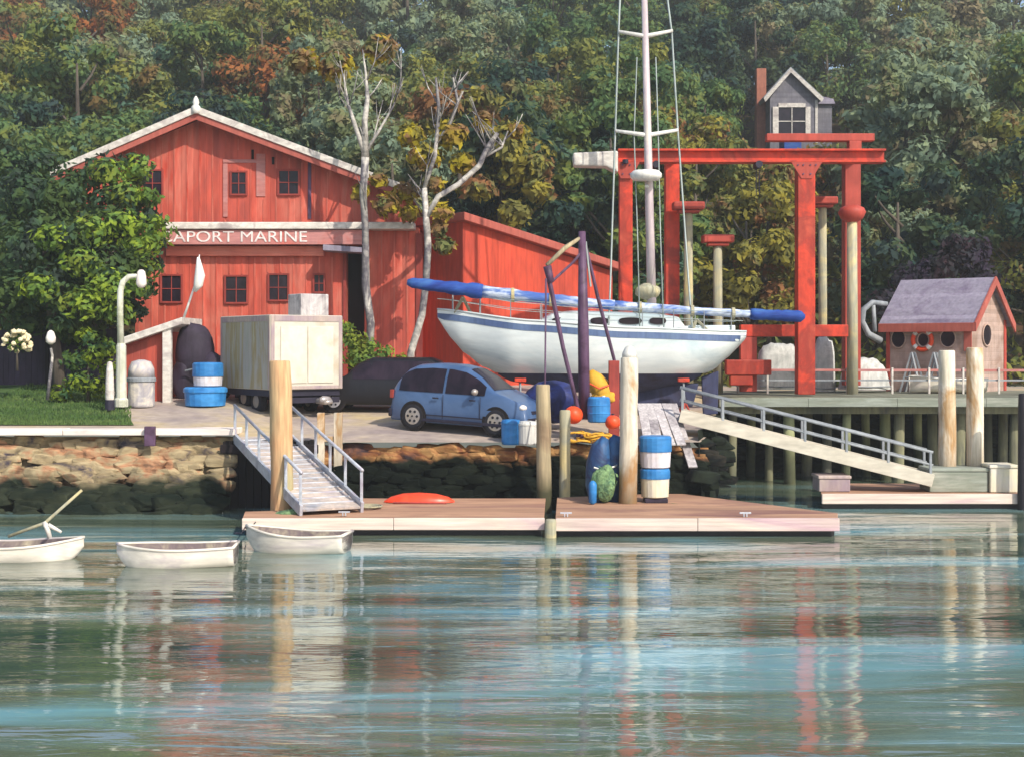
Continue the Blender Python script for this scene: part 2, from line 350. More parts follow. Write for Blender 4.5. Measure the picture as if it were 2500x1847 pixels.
LF['plum'] = ('plum', leafmat('leaf_plum', [(40, 34, 48), (52, 42, 58), (44, 48, 50), (58, 42, 50)]))
LF['bush'] = ('bush', leafmat('leaf_bush', [(36, 60, 40), (120, 136, 30), (48, 80, 52), (90, 110, 40)]))
LF['birch'] = ('birch', leafmat('leaf_birch', [(116, 110, 50), (166, 152, 36), (128, 96, 66), (98, 104, 60)]))

# water
def water_mat():
    m = bpy.data.materials.new('harbour_water'); m.use_nodes = True
    t = m.node_tree; N = t.nodes.new; L = t.links.new; bs = t.nodes['Principled BSDF']
    bs.inputs['Roughness'].default_value = .04; bs.inputs['IOR'].default_value = 2.6
    bs.inputs['Specular IOR Level'].default_value = .8
    tc = N('ShaderNodeTexCoord')
    def nz(scale, vec, det=3, dist=.4):
        mp = N('ShaderNodeMapping'); mp.inputs['Scale'].default_value = vec; L(tc.outputs['Object'], mp.inputs[0])
        n = N('ShaderNodeTexNoise'); n.inputs['Scale'].default_value = scale; n.inputs['Detail'].default_value = det; n.inputs['Distortion'].default_value = dist
        L(mp.outputs[0], n.inputs['Vector']); return n.outputs['Fac']
    a = nz(.3, (.3, 1.35, 1), 2); b = nz(1.25, (.3, 1.5, 1), 3, .8); c = nz(5, (.45, 1.5, 1), 3, .5)
    rp = N('ShaderNodeValToRGB'); e = rp.color_ramp.elements
    e[0].position = .35; e[0].color = lin((50, 70, 60)); e[1].position = .68; e[1].color = lin((116, 164, 174))
    x = e.new(.5); x.color = lin((94, 104, 86))  # tan and turquoise streaks put shore and sky reflections into murky base colour
    L(nz(.25, (.3, 1.6, 1), 4, .8), rp.inputs[0]); L(rp.outputs[0], bs.inputs['Base Color'])
    def comb(p, kp, q, kq):
        m1 = N('ShaderNodeMath'); m1.operation = 'MULTIPLY'; m1.inputs[1].default_value = kp
        if p is not None: L(p, m1.inputs[0])
        m2 = N('ShaderNodeMath'); m2.operation = 'MULTIPLY_ADD'; m2.inputs[1].default_value = kq; L(q, m2.inputs[0]); L(m1.outputs[0], m2.inputs[2])
        return m2.outputs[0]
    h = comb(comb(a, 2.6, b, .5), 1, c, .06)
    bp = N('ShaderNodeBump'); bp.inputs['Strength'].default_value = 1; bp.inputs['Distance'].default_value = .042
    L(h, bp.inputs['Height']); L(bp.outputs[0], bs.inputs['Normal'])
    return m
M['water'] = water_mat()

# ------------------------------------------------------------------ ground, water, hill
def gz(x, y):
    z = 1.85 + max(0, min(12.5, y - 39.5)) * .1
    z += .33 * (1 - smooth(-9.5, -6.2, x)) * (1 - smooth(46, 54, y))
    z -= .32 * smooth(5, 9, x) * smooth(48, 52, y)                    # under the pier end
    if y > 60:
        z += (y - 60) * .315 * smooth(60, 76, y)
        z += 1.6 * noise.noise(Vector((x * .05, y * .05, 3)))* smooth(62, 80, y)
    return z

def grid(name, x0, x1, y0, y1, nx, ny, fz, m, keep=None):
    mb = MB(); idx = {}
    for j in range(ny + 1):
        for i in range(nx + 1):
            x = x0 + (x1 - x0) * i / nx; y = y0 + (y1 - y0) * j / ny
            idx[i, j] = len(mb.v); mb.v.append(Vector((x, y, fz(x, y))))
    for j in range(ny):
        for i in range(nx):
            mb.f.append((idx[i, j], idx[i + 1, j], idx[i + 1, j + 1], idx[i, j + 1]))
    o = mb.build(name, m, sm=True); return o

def edgeY(x):          # front edge of the yard
    return 39.4 + .25 * (1 - smooth(-9.5, -6.2, x)) + 12.5 * smooth(5.2, 8.2, x)
def yard():
    mb = MB(); n = 120; ys = [0, .3, 1, 2, 4, 6, 8, 10, 12.5, 16, 21]
    for i in range(n + 1):
        x = -32 + 70 * i / n
        e = edgeY(x)
        for k, d in enumerate(ys):
            y = e + (62 - e) * d / 21
            mb.v.append(Vector((x, y, gz(x, y))))
    K = len(ys)
    for i in range(n):
        for k in range(K - 1):
            a = i * K + k; mb.f.append((a, a + K, a + K + 1, a + 1))
    tag(mb.build('yard_ground', M['gravel'], sm=True), kind='structure')
yard()
tag(grid('hillside', -95, 105, 61.9, 230, 60, 60, lambda x, y: gz(x, min(y, 165)) + .03, M['soil']), kind='structure')
wm = MB(); wm.add([(-300, 2, 0), (300, 2, 0), (300, 60, 0), (-300, 60, 0)], [(0, 1, 2, 3)])
tag(wm.build('water', M['water']), kind='structure')
sb = MB(); sb.add([(-300, 1, -1.6), (300, 1, -1.6), (300, 62, -1.6), (-300, 62, -1.6)], [(0, 1, 2, 3)])
tag(sb.build('seabed', M['rock_dark']), kind='structure')

# lawn: a sheet laid over the left of the yard
def lawn():
    mb = MB(); pts = []
    nx, ny = 40, 14
    for j in range(ny + 1):
        for i in range(nx + 1):
            y = 40.35 + 19 * j / ny
            xr = XX(330 if y < 46 else 300, y) - (y - 40) * .1
            x = -32 + (xr + 32) * i / nx
            mb.v.append(Vector((x, y, gz(x, y) + .025 + .55 * smooth(45, 56, y))))
    for j in range(ny):
        for i in range(nx):
            a = j * (nx + 1) + i; mb.f.append((a, a + 1, a + nx + 2, a + nx + 1))
    tag(mb.build('lawn', M['lawn'], sm=True), kind='structure')
    g = MB(); rr = random.Random(3)
    for k in range(9000):
        y = 40.4 + 12 * rr.random() ** 1.5; xr = XX(320, y); x = -17 + (xr + 17) * rr.random()
        z = gz(x, y) + .02 + .55 * smooth(45, 56, y); h = .05 + .09 * rr.random(); a = rr.random() * 6.28
        dx, dy = .02 * math.cos(a), .02 * math.sin(a)
        g.add([(x - dx, y - dy, z), (x + dx, y + dy, z), (x + rr.uniform(-.04, .04), y + rr.uniform(-.04, .04), z + h)], [(0, 1, 2)])
    tag(g.build('grass', M['lawn']), 'short green grass on the lawn behind the stone wall', 'grass', kind='stuff')
lawn()

# ------------------------------------------------------------------ stone walls of the shore
def stonewall(name, label, x0, x1, m, topf, yt, yb, seed, n, szr=(.2, .5)):
    rr = random.Random(seed)
    root = thing(name, label, 'sea wall', (x0, 39, 0))
    mb = MB()
    # backing slope
    K = 40
    b = len(mb.v)
    for i in range(K + 1):
        x = x0 + (x1 - x0) * i / K
        mb.v += [Vector((x, yt(x) if callable(yt) else yt, topf(x) - .12)), Vector((x, (yb(x) if callable(yb) else yb) + .25, -1.5))]
    for i in range(K):
        mb.f.append((b + 2 * i, b + 2 * i + 2, b + 2 * i + 3, b + 2 * i + 1))
    for k in range(n):
        t = rr.random(); x = x0 + (x1 - x0) * rr.random()
        Yt = yt(x) if callable(yt) else yt; Yb = yb(x) if callable(yb) else yb
        z = (topf(x) - .14) * (1 - t) + (-.35) * t
        y = Yt * (1 - t) + Yb * t + rr.uniform(-.08, .12)
        s = rr.uniform(*szr)
        bm = bmesh.new(); bmesh.ops.create_icosphere(bm, subdivisions=2, radius=1)
        rot = Matrix.Rotation(rr.uniform(-.5, .5), 3, 'Y') @ Matrix.Rotation(rr.random() * 6, 3, 'Z')
        vs_ = []
        for v in bm.verts:
            q = v.co.copy()
            q = Vector([math.copysign(abs(c) ** .42, c) for c in q]) * (1 + .22 * noise.noise(q * 1.2 + Vector((k, k * .3, 0))))
            q = rot @ q
            vs_.append(Vector((x, y, z)) + Vector((q.x * s * .95, q.y * s * .42, q.z * s * .42)))
        mb.add(vs_, [tuple(v.index for v in f.verts) for f in bm.faces]); bm.free()
    root.location = (x0, 39, 0)
    mb.build('stonework', m, root)
    return root
lw = stonewall('stone_seawall', 'brown rubble stone sea wall under the lawn at the left', -32, -8.1, M['rock_left'], lambda x: 2.1, 39.9, 37.7, 1, 1000)
cm_ = MB()
for i in range(10):
    a = -32 + 24.2 * i / 10; cm_.box(a + .006, a + 2.41, 39.15, 40.35, 2.06, 2.22 + .01 * (i % 2))
cm_.build('coping', M['cap_stone'], lw, bevel=.02)
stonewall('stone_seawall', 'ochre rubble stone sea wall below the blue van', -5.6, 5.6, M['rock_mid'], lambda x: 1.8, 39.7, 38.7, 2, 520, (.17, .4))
stonewall('shaded_rock_bank', 'rock bank coloured shadow-dark under the long pier', 5.3, 30, M['rock_dark'], lambda x: 2.3 + .3 * smooth(6, 9, x), lambda x: edgeY(x) + .3, lambda x: edgeY(x) - 1.6, 5, 300)
# small lip of pale sand stones along the yard edge in front of the van
bk = thing('notch_shade', 'added black notch-shade bulkhead behind the left gangway', 'backdrop', (-7, 39.3, 0))
mb = MB()  # black boards added to paint the shadowed notch beneath the gangway
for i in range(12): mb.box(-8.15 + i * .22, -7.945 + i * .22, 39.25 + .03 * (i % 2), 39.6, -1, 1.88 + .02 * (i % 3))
mb.build('shade_boards', M['dark'], bk, bevel=.01)
MB().box(-8.2, -5.45, 39.14, 39.24, 1.55, 1.8).build('shade_rail', M['dark'], bk, bevel=.02)
# hanging timber on the left wall
fb = thing('fender_timber', 'short dark timber stub hanging from the wall coping', 'timber', tuple(P(368, 1055, 39)))
MB().box(XX(352, 39), XX(378, 39), 38.98, 39.14, ZZ(1088, 39), ZZ(1040, 39)).build('timber', M['purple'], fb, bevel=.02)

# ------------------------------------------------------------------ vegetation
def leaf_cloud(mb, rr, c, rx, ry, rz, n, size, flat=.55):
    for k in range(n):
        # points near a shell of the clump
        while True:
            p = Vector((rr.uniform(-1, 1), rr.uniform(-1, 1), rr.uniform(-1, 1)))
            if .25 < p.length < 1: break
        p = p * (.7 + .3 * rr.random())
        q = Vector(c) + Vector((p.x * rx, p.y * ry, p.z * rz))
        nrm = (p.normalized() + Vector((rr.uniform(-1, 1), rr.uniform(-1, 1), rr.uniform(-.4, 1))) * .8).normalized()
        t = nrm.cross(Vector((rr.uniform(-1, 1), rr.uniform(-1, 1), rr.uniform(-1, 1)))).normalized(); u = nrm.cross(t)
        s = size * rr.uniform(.6, 1.4)
        a = t * s; b_ = u * s * flat
        mb.add([q - a, q - b_ * .9 + a * .1, q + a, q + b_ * .9 - a * .1], [(0, 1, 2, 3)])

def tree_meshes(seed, H=10.0, W=3.4, nc=28, lc=230, size=.2):
    rr = random.Random(seed)
    cr = MB(); tr = MB()
    th = H * .45
    tr.path([(0, 0, -.4), (.1 * rr.uniform(-1, 1), 0, th * .5), (.25 * rr.uniform(-1, 1), .1, th), (.2, 0, H * .8)], [.24, .19, .14, .05], 7)
    for k in range(nc):
        a = rr.random() * 6.283; t = rr.random()
        zc = H * (.3 + .62 * t)
        rad = W * (.35 + .65 * math.sin(math.pi * min(1, max(0, .12 + t * .8)))) * math.sqrt(rr.uniform(.15, 1))
        c = Vector((math.cos(a) * rad, math.sin(a) * rad, zc))
        r_ = W * rr.uniform(.26, .46)
        leaf_cloud(cr, rr, c, r_, r_, r_ * rr.uniform(.6, .9), lc, size)
        if k % 4 == 0:
            s0 = Vector((0, 0, max(th * .6, zc - rad * .8 - .6)))
            tr.path([s0, (s0 + c) / 2 + Vector((0, 0, -.15)), c], [.09, .06, .02], 5)
    cm = cr.build('crown', None, local=True); tm = tr.build('trunk', M['bark'], local=True, sm=True)
    cmesh, tmesh = cm.data, tm.data
    bpy.data.objects.remove(cm); bpy.data.objects.remove(tm)
    return cmesh, tmesh
VAR = [tree_meshes(100 + i, H=rh, W=rw) for i, (rh, rw) in enumerate([(10, 3.3), (11, 3.0), (9, 3.6), (12, 2.9), (8.5, 3.2), (10.5, 3.8), (9.5, 2.7), (11.5, 3.5)])]

def put_tree(name, x, y, z, kind, var, sc, rz, label, group=None, cat='tree'):
    r_ = thing(name, label, cat, (x, y, z), group, rz)
    for nm, me in (('trunk', VAR[var][1]), ('crown', VAR[var][0])):
        o = bpy.data.objects.new(nm, me); col.objects.link(o); o.parent = r_
        if nm == 'crown':
            if not me.materials: me.materials.append(LF['G'][1])
            o.material_slots[0].link = 'OBJECT'; o.material_slots[0].material = LF[kind][1]
    r_.scale = (sc, sc, sc)
    return r_

KM = ['RSOSSGGOSS',
      'OGRSOOGOSS',
      'DGDSYGOYOO',
      'GGGSOGOYRO',
      'DGGGGDGOGD']
def forest():
    rr = random.Random(11); n = 0
    rows = [63.5, 67.5, 72, 77, 82.5, 88.5, 95, 102, 110, 119, 129, 140, 152, 160]
    for j, Y0 in enumerate(rows):
        half = .375 * Y0 + 3
        sp = 4.9 + .022 * Y0
        nx = int(2 * half / sp) + 1
        for i in range(nx):
            x = -half + (i + .5) * 2 * half / nx + rr.uniform(-1.3, 1.3); y = Y0 + rr.uniform(-1.6, 1.6)
            z = gz(x, y)
            v = rr.randrange(8); s = rr.uniform(.85, 1.15) * (1.0 + .003 * (Y0 - 60)) * (1.28 if Y0 > 139 else 1)
            H = [10, 11, 9, 12, 8.5, 10.5, 9.5, 11.5][v] * s
            px = 1250 + x / y * F; pt = 850 - (z + H - EYE) / y * F; pb = 850 - (z - EYE) / y * F
            if y < 118 and 1735 < px < 2125 and pt < 345:
                if y > 106: continue
                s *= max(.3, min(1, ((850 - 352) / F * y + EYE - z) / H))
                if s < .42: continue
                H *= s; pt = 850 - (z + H - EYE) / y * F
            # birch area keeps a gap behind it only lightly
            pc = (pt * .65 + pb * .35)
            kr = min(4, max(0, int((pc + rr.uniform(-70, 70)) / 180))); kc = min(9, max(0, int((px + rr.uniform(-110, 110)) / 250)))
            k = KM[kr][kc]
            if rr.random() < .22: k = rr.choice('DGSOGD')
            zone = 'near the top of the picture' if pt < 60 else ('high on the hillside' if pt < 230 else ('halfway up the hillside' if pt < 420 else 'low on the slope'))
            side = ('at the far left' if px < 260 else 'above the red boatyard building' if px < 1050 else 'between the birches and the mast' if px < 1540
                    else 'behind the red boat hoist' if px < 2060 else 'above the brown wharf shed' if px < 2380 else 'at the far right')
            lab = '%s tree %s, %s' % (LF[k][0], zone, side)
            put_tree('deciduous_tree', x, y, z - .1, k, v, s, rr.random() * 6.28, lab, group='%s trees %s %s' % (LF[k][0], zone, side)); n += 1
    for x, y, k, v in ((14, 121, 'D', 3), (18.6, 123, 'G', 1), (22.8, 121, 'S', 3), (27, 119, 'G', 5), (25.5, 127, 'D', 1)):
        put_tree('deciduous_tree', x, y, gz(x, y) - .1, k, v, 1.1, x, '%s tree directly behind the grey hill house' % LF[k][0], 'trees behind the hill house'); n += 1
    return n
NT = forest()
# undergrowth on the hill: nobody could count it
def undergrowth():
    rr = random.Random(5); mb = MB()
    for k in range(1500):
        y = 62 + 95 * rr.random() ** 1.3; x = rr.uniform(-.4, .4) * y
        leaf_cloud(mb, rr, (x, y, gz(x, y) + .5), 1.6, 1.6, .9, 16, .32)
    o = mb.build('undergrowth', LF['O'][1]); tag(o, 'low mixed green and brown undergrowth covering the hillside', 'undergrowth', kind='stuff')
undergrowth()

def bespoke_tree(name, label, cat, base, clumps, limbs, kind, bark='bark', lsize=.16, per=140, seed=1):
    """clumps: (point, radius); limbs: list of (points, radii)"""
    rr = random.Random(seed)
    r_ = thing(name, label, cat, tuple(base))
    if limbs:
        t = MB()
        for pts, rad in limbs:
            if bark == 'birch':
                rad = [q * .74 for q in rad]
                for k in range(4):
                    i = rr.randrange(1, len(pts)); a = Vector(pts[i - 1]).lerp(Vector(pts[i]), rr.random())
                    if a.z < 9: continue
                    dd = Vector((rr.uniform(-1, 1), rr.uniform(-.7, .7), rr.uniform(.3, 1.3))).normalized(); ln = rr.uniform(.6, 1.7)
                    m1 = a + dd * ln * .5 + Vector((rr.uniform(-.1, .1), 0, .05)); e1 = a + dd * ln + Vector((rr.uniform(-.2, .2), 0, .25))
                    t.path([a, m1, e1], [.035, .022, .008], 5)
                    for q in range(2):
                        d2 = (dd + Vector((rr.uniform(-.9, .9), rr.uniform(-.6, .6), rr.uniform(-.2, .6)))).normalized()
                        t.path([m1, m1 + d2 * .3 * ln, m1 + d2 * .55 * ln + Vector((0, 0, .08))], [.018, .012, .005], 4)
            t.path(pts, rad, 9)
        t.build('trunk', M[bark], r_, sm=True)
    if clumps:
        c = MB()
        for p, rad in clumps: leaf_cloud(c, rr, p, rad, rad, rad * .8, int(per * rad * rad) + 40, lsize)
        c.build('crown', LF[kind][1], r_)
    return r_

# big tree in front of the left end of the building
rr = random.Random(21)
cl = []
for px, py, Y, r_ in [(60, 470, 48, 1.3), (150, 480, 48, 1.2), (250, 420, 49, 1.0), (330, 400, 49.5, .7), (60, 600, 47, 1.5), (190, 590, 47, 1.3), (310, 545, 47.5, .9), (370, 540, 48, .6),
                      (375, 590, 48, .6), (260, 650, 46.5, 1.2), (120, 700, 46.5, 1.4), (20, 720, 47, 1.3), (220, 740, 46.5, 1.0), (320, 640, 47, .8), (350, 700, 47.5, .6), (160, 790, 46.5, .8), (20, 540, 49, 1.5), (300, 480, 48.5, .8), (200, 520, 50, 1.2), (130, 560, 48, 1.3), (60, 790, 47.5, 1.0), (330, 760, 48.5, .6), (270, 770, 48, .7), (20, 420, 50, 1.3), (100, 400, 50, 1.1), (200, 450, 49.5, 1.1), (250, 560, 48, 1.3), (160, 660, 48, 1.4), (60, 680, 48.5, 1.6), (240, 690, 47.5, 1.2), (310, 600, 48.5, 1.0), (290, 710, 48, 1.0), (100, 760, 48.5, 1.2), (200, 800, 48.5, 1.1), (360, 640, 48.8, .7), (270, 500, 48.8, 1.1), (30, 860, 50, 1.0), (110, 850, 50, 1.0), (350, 500, 49.3, .7), (330, 440, 49.8, .6)]:
    cl.append((P(px, py, Y), r_))
lim = [([P(150, 985, 47), P(140, 880, 47), P(120, 720, 47), P(100, 540, 47.5)], [.22, .19, .14, .05]),
       ([P(130, 820, 47), P(220, 680, 46.8), P(320, 570, 47.5)], [.13, .09, .03]), ([P(132, 760, 47), P(40, 640, 47.3)], [.1, .04])]
bespoke_tree('shade_tree', 'large dark green tree, sunlit edges painted lime, leaning over the left end of the red building', 'tree', P(150, 985, 47), [(p, r_ * .92) for p, r_ in cl], lim, 'shade', per=230, lsize=.15, seed=2)
st_tree = [o for o in bpy.data.objects if o.name.startswith('shade_tree')][0]
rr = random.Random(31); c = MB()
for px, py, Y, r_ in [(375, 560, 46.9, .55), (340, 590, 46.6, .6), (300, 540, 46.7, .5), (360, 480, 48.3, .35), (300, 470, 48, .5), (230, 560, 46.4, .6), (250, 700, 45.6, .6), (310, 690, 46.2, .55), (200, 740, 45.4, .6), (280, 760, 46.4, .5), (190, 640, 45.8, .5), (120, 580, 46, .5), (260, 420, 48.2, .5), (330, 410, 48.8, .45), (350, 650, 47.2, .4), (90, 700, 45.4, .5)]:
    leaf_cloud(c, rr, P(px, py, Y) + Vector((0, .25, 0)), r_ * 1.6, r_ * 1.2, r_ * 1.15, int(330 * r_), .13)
c.build('sun_tint_crown', LF['lime'][1], st_tree)  # brighter lime leaves put the sunlit edges into the colour
# light shrub behind the gooseneck lamp
bespoke_tree('garden_shrub', 'yellow-green rounded shrub on the lawn left of the gooseneck lamp', 'shrub', P(215, 985, 45),
             [(P(x, y, 45), r_) for x, y, r_ in [(190, 930, .6), (240, 940, .55), (225, 870, .6), (180, 880, .5), (260, 850, .5), (150, 960, .45), (270, 900, .45), (210, 820, .4)]],
             [([P(215, 990, 45), P(215, 880, 45)], [.06, .03])], 'bush', per=420, lsize=.1, seed=4)
bespoke_tree('hydrangea_bush', 'round bush of cream blossom at the left edge of the lawn', 'flowering bush', P(42, 890, 45), [(P(42, 840, 45), .42)], [([P(42, 905, 45), P(42, 850, 45)], [.05, .02])], 'bush', per=500, lsize=.06, seed=6)
h = bpy.data.objects[-1] if False else None
fl = MB(); rr = random.Random(8)
hy = [o for o in bpy.data.objects if o.name.startswith('hydrangea_bush')][0]
for k in range(46):
    a = rr.random() * 6.28; e = rr.uniform(-.6, 1.3)
    c = P(42, 840, 45) + Vector((math.cos(a) * math.cos(e), math.sin(a) * math.cos(e), math.sin(e))) * .43
    fl.blob(c, .09, .09, .08, k, .4, 1)
fl.build('blossom', M['flower'], hy)
bespoke_tree('corner_bush', 'green bush between the white box trailer and the red wall', 'bush', P(900, 880, 48.5),
             [(P(x, y, 48.5), r_) for x, y, r_ in [(860, 830, .55), (900, 845, .5), (940, 862, .4), (870, 870, .6), (980, 876, .3), (840, 800, .4), (920, 880, .5)]],
             [([P(890, 990, 48.5), P(890, 850, 48.5)], [.07, .03])], 'lime', per=420, lsize=.1, seed=9)

bespoke_tree('dark_shrub', 'dark purple-brown bush directly behind the ridge of the brown wharf shed', 'shrub', P(2330, 950, 57),
             [(P(x, y, 57), r_) for x, y, r_ in [(2300, 650, 1.0), (2350, 640, 1.1), (2380, 610, .9), (2400, 680, 1.0), (2220, 680, 1.0), (2170, 740, 1.0), (2260, 670, .9), (2330, 600, .7)]],
             [([P(2330, 950, 57), P(2330, 660, 57)], [.2, .06])], 'plum', per=260, lsize=.15, seed=19)
# birches
def jig(pts): return pts
bespoke_tree('birch_tree', 'forked white birch standing before the doorway of the red building', 'birch tree', P(895, 985, 50),
    [(P(x, y, Y), r_) for x, y, Y, r_ in [(880, 470, 50.5, .45), (945, 500, 50.5, .6), (925, 440, 50.5, .4), (990, 470, 51, .55), (820, 160, 51, .8), (930, 120, 51, .8), (1000, 520, 50.6, .45), (740, 150, 51, .7)]],
    [([P(897, 985, 50), P(905, 790, 50), P(893, 700, 50), P(892, 560, 50), P(886, 470, 50), P(892, 385, 50)], [.21, .2, .2, .17, .18, .19]),
     ([P(892, 385, 50), P(890, 300, 50), P(897, 240, 50), P(893, 180, 50), P(885, 120, 50)], [.19, .15, .11, .06, .02]),
     ([P(892, 380, 50), P(868, 310, 50), P(850, 255, 50), P(838, 180, 50)], [.14, .11, .07, .02]),
     ([P(895, 370, 50), P(925, 320, 50), P(960, 260, 50), P(985, 190, 50)], [.1, .07, .04, .02])], 'birch', 'birch', per=420, lsize=.17, seed=12)
bespoke_tree('birch_tree', 'crooked white birch with a long limb reaching right, beside the sailboat bow', 'birch tree', P(1003, 985, 49),
    [(P(x, y, Y), r_) for x, y, Y, r_ in [(1080, 520, 49.2, .5), (1085, 600, 49.2, .45), (1060, 450, 49.2, .4), (1100, 330, 49.3, .7), (1040, 380, 49.5, .7), (1130, 400, 49.6, .6), (1070, 560, 49.3, .4), (1180, 300, 50, .5), (1260, 320, 50, .4), (1000, 330, 50, .6)]],
    [([P(1000, 985, 49), P(1003, 860, 49), P(1030, 770, 49), P(1040, 690, 49), P(1045, 600, 49), P(1040, 530, 49), P(1036, 460, 49)], [.2, .18, .17, .17, .17, .16, .13]),
     ([P(1042, 530, 49), P(1070, 480, 49), P(1120, 450, 49), P(1170, 405, 49), P(1190, 360, 49), P(1215, 325, 49)], [.14, .13, .13, .13, .13, .09]),
     ([P(1180, 385, 49), P(1225, 360, 49), P(1240, 320, 49)], [.07, .06, .03]),
     ([P(1036, 460, 49), P(1062, 380, 49), P(1072, 270, 49), P(1064, 190, 49)], [.12, .1, .09, .05]),
     ([P(1066, 350, 49), P(1100, 300, 49), P(1118, 250, 49), P(1106, 190, 49)], [.08, .08, .07, .04])], 'birch', 'birch', per=420, lsize=.17, seed=14)

# ------------------------------------------------------------------ the red boatyard building
def window(par, px0, px1, py0, py1, Y, label=None, mull=True, fw=.07):
    x0, x1, z0, z1 = XX(px0, Y), XX(px1, Y), ZZ(py1, Y), ZZ(py0, Y)
    f = MB()
    yf, yb = Y - .07, Y + .01
    f.box(x0 - fw, x0, yf, yb, z0 - fw, z1 + fw).box(x1, x1 + fw, yf, yb, z0 - fw, z1 + fw)
    f.box(x0, x1, yf, yb, z1, z1 + fw).box(x0, x1, yf - .03, yb, z0 - fw, z0)
    if mull:
        f.box((x0 + x1) / 2 - .015, (x0 + x1) / 2 + .015, Y - .045, Y - .012, z0, z1)
        f.box(x0, x1, Y - .043, Y - .014, (z0 + z1) / 2 - .015, (z0 + z1) / 2 + .015)
    o = f.build('window', M['frame_red'], par, bevel=.006)
    MB().box(x0, x1, Y - .012, Y + .006, z0, z1).build('pane', M['glass'], o)
    return o

B = thing('boatyard_building', 'big red two-storey boatyard building with white gable trim and painted sign band', 'building', (XX(700, 52), 52, 3.1))
yu, yl = 52.5, 52.0
def pz(px, py, Y): return (XX(px, Y), ZZ(py, Y))
apex = pz(490, 292, yu)
MB().prism([pz(190, 600, yu), pz(975, 600, yu), pz(975, 470, yu), apex, pz(190, 415, yu)], yu, 63).build('upper_wall', M['red_wall'], B)
MB().prism([pz(330, 1000, yl), pz(843, 1000, yl), pz(843, 560, yl), pz(330, 560, yl)], yl, 62.9).build('lower_wall', M['red_wall'], B)
# wall to the right of the doorway
MB().prism([pz(890, 1000, yl), pz(1022, 1000, yl), pz(1022, 556, yl), pz(890, 556, yl)], yl, 62.8).build('end_wall', M['red_wall'], B)
d = MB().box(XX(843, yl) + .002, XX(890, yl) - .002, yl + .9, yl + 1.0, 2.9, ZZ(560, yl)).build('doorway', M['dark'], B)
MB().box(XX(838, yl), XX(846, yl), yl - .08, yl - .003, 3.0, ZZ(618, yl)).build('door_frame', M['frame_red'], B, bevel=.01)
# roof
def roofslab(pA, pB, Y0, Y1, th):
    (x0, z0), (x1, z1) = pA, pB
    return MB().prism([(x0, z0), (x1, z1), (x1, z1 + th), (x0, z0 + th)], Y0, Y1)
aT = pz(490, 284, yu)
eL = pz(140, 436, yu); eR = pz(1000, 476, yu)
rf = MB()
rf.prism([eL, aT, (aT[0], aT[1] + .14), (eL[0], eL[1] + .14)], 51.75, 63.2)
rf.prism([aT, eR, (eR[0], eR[1] + .14), (aT[0], aT[1] + .14)], 51.75, 63.2)
rf.build('roof', M['roof_dark'], B)
tr = MB()
for (q0, q1) in ((eL, aT), (aT, eR)):
    tr.prism([(q0[0], q0[1] - .02), (q1[0], q1[1] - .02), (q1[0], q1[1] + .24), (q0[0], q0[1] + .24)], 51.66, 51.745)
tr.build('white_rake_board', M['white_trim'], B, bevel=.012)
tr = MB()
for (q0, q1) in ((eL, aT), (aT, eR)):
    tr.prism([(q0[0], q0[1] - .26), (q1[0], q1[1] - .26), (q1[0], q1[1] - .025), (q0[0], q0[1] - .025)], 51.72, 51.80)
tr.build('red_rake_board', M['fascia_red'], B, bevel=.01)
MB().lathe([(.03, 0), (.16, .02), (.17, .25), (.1, .34), (.13, .42), (.09, .55), (.03, .66)], (aT[0], 51.7, aT[1] - .05), 12).build('finial', M['white'], B, sm=True)
# eave / sign band
ye = 51.35
MB().box(XX(392, ye), XX(1012, ye), ye - .12, yl - .004, ZZ(560, ye), ZZ(543, ye)).build('eave_gutter', M['white_trim'], B, bevel=.03)
sg = MB().box(XX(388, ye), XX(895, ye), ye, ye + .07, ZZ(597, ye), ZZ(561.5, ye)).build('sign_board', M['sign_red'], B, bevel=.01)
MB().box(XX(395, ye), XX(893, ye), ye + .1, yl - .004, ZZ(575, ye), ZZ(561, ye)).build('soffit', M['frame_red'], B)
MB().box(XX(405, 51.8), XX(790, 51.8), 51.8, yl - .003, ZZ(625, 51.8), ZZ(601, 51.8)).build('salmon_fascia', M['salmon'], B, bevel=.012)
tc_ = bpy.data.curves.new('lettering', 'FONT'); tc_.body = 'CAPORT MARINE'; tc_.extrude = .012; tc_.size = 1; tc_.offset = 0
to = bpy.data.objects.new('lettering_tmp', tc_); col.objects.link(to)
bpy.context.view_layer.update()
me = bpy.data.meshes.new_from_object(to.evaluated_get(bpy.context.evaluated_depsgraph_get()))
bpy.data.objects.remove(to)
xs = [v.co.x for v in me.vertices]; ys_ = [v.co.y for v in me.vertices]
X0, X1, Z0, Z1 = XX(392, ye), XX(750, ye), ZZ(591, ye), ZZ(564.5, ye)
rr = random.Random(2)
ofs = wpos(B)
for v in me.vertices:
    x, y, z = v.co
    v.co = Vector((X0 + (x - min(xs)) / (max(xs) - min(xs)) * (X1 - X0), ye - .012 - z, Z0 + (y - min(ys_)) / (max(ys_) - min(ys_)) * (Z1 - Z0))) - ofs
me.materials.append(M['letter'])
lo = bpy.data.objects.new('lettering', me); col.objects.link(lo); lo.parent = B
# canopy over the doorway
cn = MB(); cn.prism([pz(790, 612, 51.2), pz(893, 618, 51.2), pz(893, 606, 51.2), pz(790, 598, 51.2)], 51.0, 51.99)
cn.build('door_canopy', M['slate'], B, bevel=.01)
